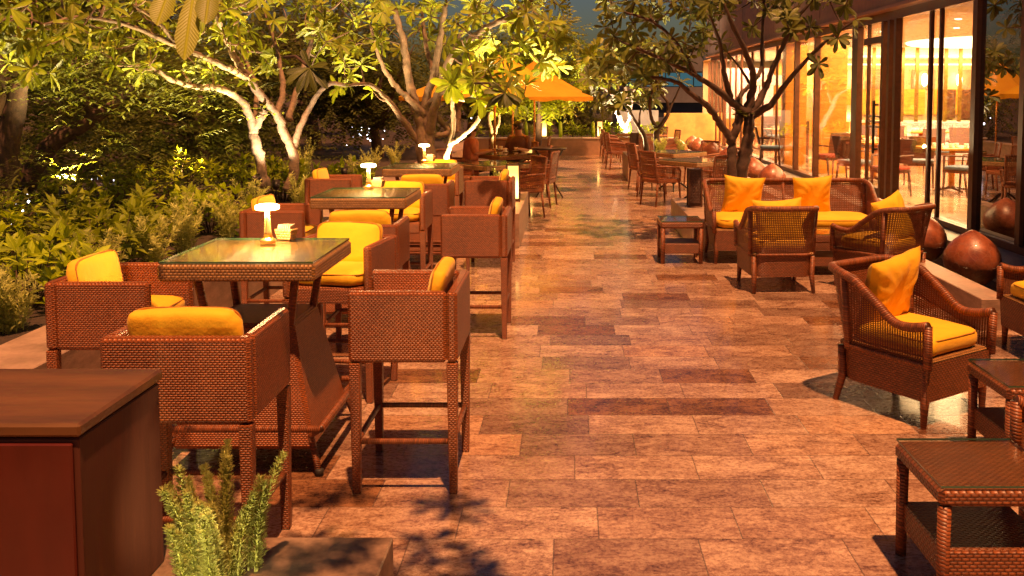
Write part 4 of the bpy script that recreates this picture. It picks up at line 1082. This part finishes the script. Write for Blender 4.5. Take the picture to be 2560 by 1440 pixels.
# ---------------------------------------------------------------- frangipani trees
def W(*pts): return [V(x, y, Y) for x, y, Y in pts]
gt = 'frangipani trees along the terrace'
tree('forked frangipani with two floodlit white stems in the hedge at the left', [
    (W((663, 470, 11.5), (650, 400, 11.5), (634, 330, 11.5), (655, 285, 11.5), (657, 275, 11.5)), .072, .058),
    (W((634, 330, 11.5), (612, 262, 11.3), (560, 225, 10.8), (480, 216, 10.6), (420, 195, 10.2), (375, 160, 10)), .06, .018),
    (W((720, 475, 11.7), (737, 400, 11.7), (712, 335, 11.7), (690, 285, 11.6), (655, 242, 11.4), (622, 198, 11.1)), .068, .045),
    (W((622, 198, 11.1), (560, 165, 10.5), (440, 115, 10.0), (330, 66, 9.6), (210, 42, 9.2), (110, 62, 8.9)), .045, .014),
    (W((622, 198, 11.1), (590, 150, 10.9), (572, 110, 10.6), (545, 50, 10.2), (515, -30, 9.9)), .05, .025),
    (W((728, 385, 11.7), (750, 320, 11.8), (778, 262, 11.9), (818, 212, 11.9), (870, 213, 11.9)), .055, .022),
    (W((690, 285, 11.6), (706, 240, 11.8), (704, 185, 12.0), (688, 110, 12.2), (655, 20, 12.3)), .05, .022),
    (W((722, 300, 11.9), (742, 225, 12.2), (770, 130, 12.4), (800, 30, 12.5)), .05, .022),
    (W((440, 115, 10.0), (400, 60, 9.8), (330, 10, 9.6)), .025, .012),
    (W((110, 62, 8.9), (40, 40, 8.6), (-30, 70, 8.4)), .014, .010),
    (W((634, 330, 11.5), (640, 220, 12.0), (600, 110, 12.4), (590, 0, 12.6)), .04, .018)],
    [(0, -10, 300, 110, 8.8, 10.4, 34), (0, 100, 130, 185, 8.6, 9.6, 8), (130, 60, 420, 190, 9.6, 11.2, 25), (280, 0, 620, 120, 9.9, 11.8, 30), (540, -10, 900, 100, 11.4, 13.4, 28), (760, 60, 880, 190, 11.4, 12.8, 10), (440, 150, 590, 215, 10.6, 11.6, 7), (600, 110, 740, 170, 12.2, 13.2, 6), (-150, -60, 100, 60, 8, 9.5, 8), (100, -110, 900, 10, 9, 12.8, 26)], group=gt, leafL=.185, leafW=.05, nl=(7, 12))
tree('many stemmed frangipani in front of the near parasol, left of the path', [
    (W((1062, 425, 14.0), (1055, 340, 14.0), (1040, 270, 14.0), (1022, 200, 14.0), (1010, 110, 13.9), (985, 20, 13.8)), .115, .04),
    (W((1080, 425, 14.0), (1070, 330, 14.0), (1062, 260, 14.0), (1085, 190, 13.9), (1100, 100, 13.8), (1115, 10, 13.7)), .10, .035),
    (W((1070, 340, 14.0), (1095, 240, 13.8), (1130, 140, 13.5), (1200, 80, 13.0), (1290, 30, 12.6), (1340, -10, 12.4)), .08, .025),
    (W((1062, 290, 14.0), (1020, 245, 13.8), (985, 210, 13.6), (950, 150, 13.3), (925, 60, 13)), .06, .02),
    (W((1050, 360, 14.0), (1000, 290, 13.8), (960, 240, 13.4), (920, 210, 13), (850, 218, 12.6)), .06, .016),
    (W((1085, 190, 13.9), (1065, 110, 14.1), (1055, 20, 14.2)), .05, .025),
    (W((1060, 262, 14.0), (1110, 230, 13.7), (1160, 190, 13.2), (1230, 165, 12.6)), .035, .018),
    (W((1075, 340, 14.1), (1120, 330, 14.2), (1100, 300, 14.3), (1092, 280, 14.3)), .05, .045),
    (W((1130, 140, 13.5), (1180, 30, 13.4), (1240, -30, 13.2)), .035, .02)],
    [(770, -10, 980, 130, 12.6, 14.2, 26), (850, 110, 960, 230, 12.8, 13.9, 9), (980, -60, 1200, 60, 13.6, 15.2, 22), (960, 60, 1160, 170, 14.6, 15.6, 10), (1130, 0, 1400, 120, 11.8, 14.2, 34), (1160, 90, 1400, 180, 11.8, 13.6, 22), (1180, 170, 1300, 230, 11.2, 12.4, 5), (1250, -90, 1380, 10, 12, 14, 8)], leafL=.215, leafW=.062, nl=(7, 12), bark=M_bark2, group=gt)
tree('thin pale frangipani with a slanting white stem beside the near parasol', [
    (W((1113, 420, 12.8), (1125, 365, 12.8), (1150, 345, 12.8), (1185, 315, 12.7), (1208, 275, 12.6), (1215, 240, 12.4)), .045, .022),
    (W((1125, 365, 12.8), (1133, 300, 12.9), (1131, 245, 12.9), (1135, 195, 12.9)), .04, .03),
    (W((1131, 245, 12.9), (1155, 250, 12.8), (1178, 243, 12.6), (1195, 225, 12.4)), .028, .018)],
    [(1170, 190, 1320, 260, 12.0, 12.7, 8), (1100, 170, 1180, 215, 12.4, 13, 4)], group=gt, leafL=.25)
tree('dark stemmed frangipani behind the sofa reaching over the window wall', [
    (W((1826, 490, 12.3), (1831, 400, 12.3), (1826, 352, 12.3), (1795, 300, 12.2), (1765, 262, 12.0), (1728, 236, 11.9), (1690, 205, 11.8), (1610, 190, 11.6)), .072, .022),
    (W((1826, 352, 12.3), (1842, 315, 12.3), (1848, 285, 12.35)), .07, .05),
    (W((1846, 490, 12.4), (1860, 400, 12.4), (1872, 330, 12.4), (1876, 285, 12.4)), .085, .075),
    (W((1866, 285, 12.4), (1830, 255, 12.3), (1795, 228, 12.1), (1740, 190, 11.9), (1660, 150, 11.6), (1580, 115, 11.3)), .065, .018),
    (W((1866, 285, 12.4), (1880, 235, 12.4), (1882, 185, 12.3), (1862, 125, 12.1), (1830, 60, 11.9), (1800, -10, 11.8)), .065, .022),
    (W((1868, 290, 12.4), (1905, 240, 12.5), (1925, 190, 12.5), (1955, 120, 12.5), (1990, 50, 12.4), (2040, -10, 12.3)), .06, .018),
    (W((1880, 290, 12.4), (1925, 262, 12.3), (1960, 215, 12.2), (2010, 155, 12.0), (2075, 95, 11.8), (2140, 50, 11.6)), .055, .014),
    (W((1830, 255, 12.3), (1812, 190, 12.1), (1800, 110, 12), (1770, 30, 11.8)), .045, .018),
    (W((1848, 285, 12.35), (1850, 240, 12.6), (1900, 180, 12.9), (1905, 90, 13.1), (1910, 0, 13.2)), .045, .018),
    (W((1740, 190, 11.9), (1700, 120, 11.7), (1640, 60, 11.4), (1560, 30, 11.2)), .035, .014)],
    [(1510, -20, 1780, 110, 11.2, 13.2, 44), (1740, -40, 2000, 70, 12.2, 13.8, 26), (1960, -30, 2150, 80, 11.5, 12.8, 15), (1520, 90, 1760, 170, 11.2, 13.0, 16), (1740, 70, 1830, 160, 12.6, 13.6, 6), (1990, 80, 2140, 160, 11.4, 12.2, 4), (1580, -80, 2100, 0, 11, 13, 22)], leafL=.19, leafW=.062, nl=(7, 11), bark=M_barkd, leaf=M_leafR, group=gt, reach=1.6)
tree('slim forked frangipani in the far planter before the orange wall', [
    (W((1643, 395, 20.2), (1641, 345, 20.2), (1643, 322, 20.2)), .075, .06),
    (W((1643, 322, 20.2), (1627, 290, 20.1), (1625, 250, 19.9), (1632, 215, 19.7), (1600, 175, 19.4)), .05, .018),
    (W((1643, 322, 20.2), (1668, 290, 20.2), (1668, 255, 20.2), (1645, 225, 20.1), (1640, 180, 19.9)), .05, .018),
    (W((1668, 290, 20.2), (1685, 250, 20.2), (1705, 205, 20.1)), .035, .015)],
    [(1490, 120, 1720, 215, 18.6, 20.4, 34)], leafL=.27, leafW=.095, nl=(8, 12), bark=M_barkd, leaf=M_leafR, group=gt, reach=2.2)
tree('leaning dark frangipani beside the slim forked one', [
    (W((1617, 395, 20.9), (1612, 345, 20.9), (1590, 305, 20.8), (1572, 275, 20.5), (1555, 250, 20.2)), .065, .02), (W((1598, 312, 20.8), (1600, 280, 20.9), (1615, 255, 21)), .03, .014)],
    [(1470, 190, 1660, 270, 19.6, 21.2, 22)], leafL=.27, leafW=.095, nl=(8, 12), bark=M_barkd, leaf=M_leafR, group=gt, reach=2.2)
tree('white floodlit frangipani at the far right end of the path', [
    (W((1564, 350, 28.8), (1563, 322, 28.8), (1548, 295, 28.8), (1538, 265, 28.6), (1530, 235, 28.4), (1500, 215, 28.2)), .12, .04),
    (W((1563, 322, 28.8), (1574, 290, 28.8), (1580, 250, 28.8), (1588, 220, 28.8)), .09, .03), (W((1538, 265, 28.6), (1545, 220, 28.8), (1535, 190, 28.8)), .06, .03), (W((1574, 290, 28.8), (1568, 240, 28.8), (1560, 200, 28.8)), .06, .03)],
    [(1440, 110, 1620, 215, 27, 30, 42)], leafL=.36, leafW=.13, group=gt, reach=3)
tree('white stemmed frangipani glimpsed below the near parasol', [
    (W((1142, 330, 22), (1145, 270, 22), (1135, 235, 22)), .09, .05), (W((1145, 275, 22), (1125, 255, 22), (1100, 235, 22)), .05, .03), (W((1145, 270, 22), (1165, 240, 22)), .05, .03)], [(1080, 200, 1200, 245, 21, 23, 8)], leafL=.32, group=gt)
tree('slim frangipani pair of stems by the small bright plant light', [
    (W((1232, 380, 19), (1228, 330, 19), (1222, 290, 19), (1235, 270, 19)), .05, .03), (W((1232, 345, 19), (1245, 310, 19), (1248, 285, 19)), .05, .03)], [(1210, 240, 1270, 275, 18.7, 19.3, 5)], leafL=.3, group=gt)
# near overhanging spray at the top of the frame
nb = thing('frangipani_branch', 'overhanging frangipani leaves hanging close to the camera at the top left', 'branch', tuple(V(440, -130, 3.6)))
b0 = V(440, -130, 3.6); mb = MB(); pts = W((200, -230, 4.6), (330, -170, 4.0), (440, -105, 3.6)); mb.tube([p-b0 for p in catmull(pts, 6)], .014, 8); mb.build('stem', M_bark, nb)
L = Leaves('plumeria')
for px, py, Y, L_, dx, dz in ((440, -60, 3.55, .24, -.03, -1), (490, -50, 3.6, .36, .12, -1.2), (530, -60, 3.6, .24, .15, -1), (540, -90, 3.7, .22, .3, -.9), (380, -90, 3.8, .18, -.6, -.8)):
    L.leaf(V(px, py, Y)-b0, Vector((dx, -.75, dz*.8)).normalized(), Vector((.25, -.7, .75)).normalized(), L_, .085, .12, .3)
for _ in range(16):
    p = Vector((rnd.uniform(-1.1, .1), rnd.uniform(2.0, 3.3), rnd.uniform(2.75, 3.1))); L.rosette(p-b0, (rnd.uniform(-.4, .4), rnd.uniform(-.4, .4), 1), 9, .17, .05)
L.build('foliage', M_leafA, nb)
# second overhead spray, dark
def overhead(label, x, y, Y):
    o = thing('frangipani_branch', label, 'branch', tuple(V(x, y, Y))); L = Leaves('plumeria'); mb = MB(); mb.tube([(-.35, .5, .10), (-.18, .25, .10), (0, 0, 0)], [.013, .012, .01], 6); mb.build('stem', M_barkd, o)
    L.rosette((0, 0, 0), (0, -.5, .3), 14, .20, .058, (40, 95), .35, .9); L.build('foliage', M_leafR, o)
overhead('dark leaf rosette hanging in front of the floodlit stems', 775, 170, 7.2)
overhead('dark leaf rosette drooping in front of the near parasol', 1262, 232, 9.4)

# ---------------------------------------------------------------- garden on the left
cnt = 0
for (x, y, H, r, n) in [(-3.75, 4.6, .50, .50, 30), (-4.4, 5.5, .58, .6, 36), (-3.75, 6.3, .52, .5, 34), (-4.7, 6.8, .62, .65, 40), (-3.85, 7.6, .55, .5, 34), (-5.4, 8.2, .62, .7, 40), (-4.3, 8.7, .55, .6, 36), (-3.8, 9.8, .5, .5, 30), (-5.0, 10.2, .6, .7, 36), (-6.3, 9.4, .6, .8, 36), (-6.0, 11.5, .6, .8, 32), (-3.9, 12.6, .55, .5, 24), (-4.6, 13.2, .6, .6, 26), (-3.3, 13.8, .5, .45, 20), (-5.6, 6.3, .6, .7, 34), (-7.3, 11.0, .6, .9, 30), (-5.9, 13.5, .6, .8, 26), (-3.1+0, 11.9, .35, .3, 16)]:
    shrub('yellow green broadleaf shrub in the hedge bed behind the stone ledge', (x, y, .4), H, r, n, rnd.uniform(.11, .165), .05, 'broadleaf shrubs of the hedge')
for (x, y, n, l, nd) in [(-3.42, 4.05, 16, .50, 170), (-3.75, 3.7, 14, .55, 150), (-3.5, 4.75, 14, .42, 150), (-3.42, 5.6, 14, .40, 140), (-3.45, 6.7, 16, .48, 140), (-3.40, 7.5, 16, .50, 130), (-3.5, 8.4, 16, .55, 120), (-3.45, 9.3, 14, .50, 110), (-3.6, 10.4, 14, .55, 110), (-3.3, 11.2, 14, .5, 100), (-3.4, 14.8, 16, .55, 90), (-3.5, 16.2, 16, .6, 80), (-3.4, 18, 16, .6, 80), (-4.5, 15.8, 16, .7, 80), (-4.4, 4.3, 14, .5, 140)]:
    foxtail('soft plumed foxtail fern along the hedge ledge', (x, y, .40), n, l, nd, .045, .014, 'foxtail ferns of the hedge', rad=.045)
rnd.seed(11)
foxtail('bright foxtail fern lit from below beside the red wooden cabinet', (-1.10, 2.84, .30), 26, .41, 1100, .018, .005, lean=.42, rad=.025, spread=.13)
for lab, p in (('foxtail fern beside the farthest bar table pedestal', (-.95, 11.6, .42)), ('foxtail fern in the planter with the lit lantern', (-.95, 13.1, .42)), ('foxtail fern at the foot of the slim forked tree', (1.95, 20.0, .52)), ('foxtail fern at the right side of the far planter', (2.45, 20.3, .52)), ('tuft of foxtail fern beside the dark lattice lantern', (1.98, 11.6, .36)), ('tuft of foxtail fern under the table with the two people', (-1.15, 18.5, .30))):
    foxtail(lab, p, 12, .42, 110, .045, .014, 'foxtail ferns in the planters', rad=.045)
gw = 'trees of the dark garden'
D = [('dark feathery tree beyond the hedge, with a thick trunk at the left edge', (-7.2, 11.5, .3), 3.6, 1.5, 6500, .15), ('dark feathery tree in the garden behind the ledge at the far left', (-10.5, 15, .3), 3.6, 2.2, 7500, .16), ('dark feathery tree behind the floodlit stems', (-6.3, 16.5, .2), 2.6, 2.0, 8000, .12), ('broad dark tree behind the left hedge', (-8.4, 18.5, .2), 2.9, 2.3, 8000, .16), ('dark tree behind the many stemmed frangipani', (-4.4, 21.5, .2), 3.0, 1.9, 7000, .14), ('tall dark tree over the middle of the garden', (-6.5, 24, .0), 4.6, 2.6, 8000, .2), ('tall dark tree at the back of the left garden', (-12, 24, .0), 5.2, 3.3, 8500, .22), ('dark tree at the far end of the garden', (-3.2, 31, .0), 3.4, 2.3, 6000, .16), ('tall dark tree far behind at the left', (-16, 30, 0), 6.2, 4.0, 8000, .25), ('tall dark tree far behind the floodlit stems', (-9.5, 33, 0), 6.4, 4.0, 8000, .25)]
for lab, p, H, r, n, tr in D: bush_tree('garden_tree', lab, p, H, r, n, gw, trunk_r=tr)
bush_tree('garden_tree', 'round dark tree behind the glowing lanterns of the end wall', (.30, 38, -.6), 3.0, 1.35, 9000, gw, L_=.16, W_=.05)
bush_tree('garden_tree', 'low dark tree between the parasol poles', (-2.2, 38, -.6), 3.0, 1.8, 7000, gw)
bush_tree('garden_tree', 'leafy lit tree top above the parasols', (-.9, 26.5, .4), 4.0, 1.35, 5200, gw, leaf=M_leafA, L_=.26, W_=.09)
0 and bush_tree('garden_tree', 'dim tree behind the right frangipani crowns', (3.0, 34, .0), 3.7, 1.7, 5200, gw, leaf=M_leafR, L_=.28, W_=.1)
# two bare dark trunks at the left
for lab, pts, r0 in (('thick dark forked trunk standing at the left edge of the garden', ((12, 470, 9.8), (18, 360, 9.8), (40, 270, 9.8), (50, 215, 9.8), (88, 170, 9.8)), .15), ('dark leaning trunk crossing the left garden', ((60, 470, 10.6), (120, 370, 10.6), (210, 310, 10.7), (270, 270, 10.8), (330, 215, 11)), .12)):
    P = W(*pts); o = thing('garden_tree', lab, 'tree', tuple(P[0]), 0, gw); mb = MB(); c = catmull(P, 7); mb.tube([p-P[0] for p in c], [r0*(1-.6*i/len(c)) for i in range(len(c))], 9)
    q = c[len(c)*3//5]; mb.tube([q-P[0], q-P[0]+Vector((-.25, .1, .35)), q-P[0]+Vector((-.4, .1, .9))], [r0*.55, r0*.45, r0*.2], 8); mb.build('trunk', M_barkd, o)
    L = Leaves('card')
    for _ in range(260):
        v = Vector((rnd.gauss(0, .7), rnd.gauss(0, .6), rnd.gauss(0, .22))); d = Vector((rnd.uniform(-1, 1), rnd.uniform(-1, 1), rnd.uniform(-.4, .2))).normalized(); s = d.cross(Vector((0, 0, 1))).normalized()
        for k in range(10): L.leaf(c[-1]-P[0]+v+d*(k*.05), (d*.4+s*(1 if k % 2 else -1)).normalized(), Vector((0, 0, 1)), .10, .03, .2, .1)
    L.build('crown', M_wood, o)
# undergrowth behind the hedge and fairy lights
L = Leaves('card')
for _ in range(4800):
    y = rnd.uniform(6.5, 26); x = -4.2-rnd.random()**.8*(1.2+y*.55); z = .45+rnd.uniform(0, .75)+.25*math.sin(x*1.7+y)+(y-8)*.012
    d = Vector((rnd.uniform(-1, 1), rnd.uniform(-1, 1), rnd.uniform(-.2, .5))).normalized(); s = d.cross(Vector((0, 0, 1))).normalized()
    for k in range(9): L.leaf(Vector((x, y, z))+d*(k*.035), (d*.5+s*(1 if k % 2 else -1)+Vector((0, 0, rnd.uniform(-.4, .4)))).normalized(), Vector((0, 0, 1)), .10, .032, .2, .1)
o = L.build('undergrowth', M_wood); tag(o, 'feathery dark undergrowth filling the garden behind the hedge', 'undergrowth', kind='stuff')
M_fairy = emit('fairy_light', (.9, .85, 1.0), 10); mb = MB()
for (cx_, cy_, sx_, sy_, Y0, n) in ((262, 462, 26, 14, 16, 34), (50, 520, 20, 16, 10, 6), (905, 330, 26, 14, 24, 22), (1180, 310, 15, 10, 30, 6)):
    for _ in range(n):
        p = V(rnd.gauss(cx_, sx_), rnd.gauss(cy_, sy_), Y0*rnd.uniform(.9, 1.1)); s = .0009*Y0*rnd.uniform(.5, 1.5); mb.lathe([(s*.2, -s), (s, 0), (s*.2, s)], 6, tuple(p))
o = mb.build('fairy_lights', M_fairy); tag(o, 'tiny white fairy lights sparkling deep in the garden', 'lights', kind='stuff')

# ---------------------------------------------------------------- light
w = bpy.data.worlds.new('World'); sc.world = w; w.use_nodes = True; nt = w.node_tree; bg = nt.nodes['Background']
sk = nt.nodes.new('ShaderNodeTexSky'); sk.sky_type = 'NISHITA'; sk.sun_disc = False
sk.sun_elevation = R(SKY_EL); sk.sun_rotation = R(180)
tn = nt.nodes.new('ShaderNodeMix'); tn.data_type = 'RGBA'; tn.blend_type = 'MULTIPLY'; tn.inputs[0].default_value = 1; tn.inputs[7].default_value = (.44, .52, .92, 1)
nt.links.new(sk.outputs[0], tn.inputs[6]); nt.links.new(tn.outputs[2], bg.inputs[0]); bg.inputs[1].default_value = SKY_S
d = Vector((-.10, .30, -1.0)); sl_ = bpy.data.lights.new('Sun', 'SUN'); sl_.energy = SUN_E; sl_.color = (1.0, .45, .18); sl_.angle = R(1.2)
so_ = bpy.data.objects.new('Sun', sl_); COL.objects.link(so_); so_.rotation_euler = d.to_track_quat('-Z', 'Y').to_euler(); so_.location = (3, -2, 12)
def uplight(label, loc, aim, e, col=(1, .72, .38), cone=95):
    t = thing('garden_uplight', label, 'garden light', loc, 0, 'uplights at the feet of the trees')
    dv = (Vector(aim)-Vector(loc)).normalized(); q = dv.to_track_quat('Z', 'Y').to_matrix().to_4x4()
    mb = MB(); mb.lathe([(.03, -.10), (.045, -.08), (.05, .0), (.045, -.005), (.03, -.02)], 16, M=q); mb.build('housing', M_dark, t)
    mb = MB(); mb.tube([(0, 0, -.06), (0, 0, -.35)], .01, 6); mb.build('spike', M_dark, t)
    lamp('uplight_bulb', 'SPOT', Vector(loc)+dv*.02, e, col, None, .04, aim=aim, cone=R(cone))
p1 = V(690, 452, 11.15); uplight('uplight in front of the two floodlit white stems', p1, V(690, 250, 11.6), UP*.30, (1, .80, .50), 90)
uplight('uplight at the left stem, throwing light over the long branch', V(640, 440, 10.6), V(430, 60, 9.8), UP*1.2, (1, .76, .36), 110)
uplight('uplight lighting the leaves at the top left', Vector((-4.9, 9.0, .95)), V(230, -20, 9.4), UP*.7, (1, .76, .30), 120)
uplight('uplight in the undergrowth behind the left hedge', Vector((-6.6, 10.4, .85)), Vector((-8.6, 14, 1.8)), UP*.16, (1, .66, .22), 130)
uplight('uplight in the garden below the broad dark tree', Vector((-5.6, 13.6, .85)), Vector((-7.2, 18, 1.8)), UP*.22, (1, .66, .22), 130)
uplight('uplight under the many stemmed frangipani', V(1120, 440, 12.6), V(1200, 100, 13.2), UP*1.1, (1, .76, .36), 110)
uplight('uplight beside the parasol pole', Vector((-.9, 13.3, .6)), V(1290, 80, 12.8), UP*1.2, (1, .78, .38), 110)
uplight('uplight left of the many stemmed frangipani', Vector((-3.2, 13.2, .8)), V(900, 60, 13), UP*.6, (1, .78, .38), 110)
uplight('uplight at the foot of the white frangipani at the path end', Vector((1.75, 28.4, .5)), V(1560, 200, 28.8), UP*1.6, (1, .85, .75), 110)
uplight('small bright plant light behind the near parasol pole', Vector((-1.15, 18.75, .62)), Vector((-1.3, 19, 3)), UP*.5, (1, .8, .3), 120)
uplight('uplight beside the far planter', Vector((1.35, 21.3, .65)), V(1620, 180, 19.8), UP*.45, (1, .7, .34), 110)
uplight('uplight washing the orange wall', Vector((3.9, 29.6, .25)), Vector((4.0, 30.6, .9)), UP*.9, (1, .55, .18), 130)
uplight('uplight above the far parasol bed', Vector((-.9, 24.5, .5)), Vector((-.6, 26.5, 3.2)), UP*1.2, (1, .76, .34), 110)
uplight('spike light among the bright fern beside the cabinet', Vector((-1.02, 2.30, .42)), Vector((-1.08, 2.90, .56)), UP*.04, (1, .82, .42), 75)
lamp('restaurant_light', 'AREA', (8.0, 17.5, 2.98), INT, (1, .64, .28), None, sx=5.5, sy=9, aim=(8.0, 17.5, 0))
lamp('restaurant_light', 'AREA', (5.9, 28.5, 2.98), INT*1.0, (1, .62, .30), None, sx=1.8, sy=8, aim=(5.9, 28.5, 0))
lamp('restaurant_light', 'AREA', (9.5, 23.6, 2.75), INT*.18, (1, .58, .18), None, sx=6, sy=.4, aim=(9.5, 25.2, 1.4))

sc.render.engine = 'CYCLES'
vs = sc.view_settings; vs.view_transform = 'Standard'; vs.look = 'None'; vs.gamma = 1; vs.exposure = EXPO
cy = sc.cycles; cy.max_bounces = 8; cy.transparent_max_bounces = 16; cy.diffuse_bounces = 3; cy.glossy_bounces = 3; cy.sample_clamp_indirect = 4; cy.caustics_reflective = False; cy.caustics_refractive = False
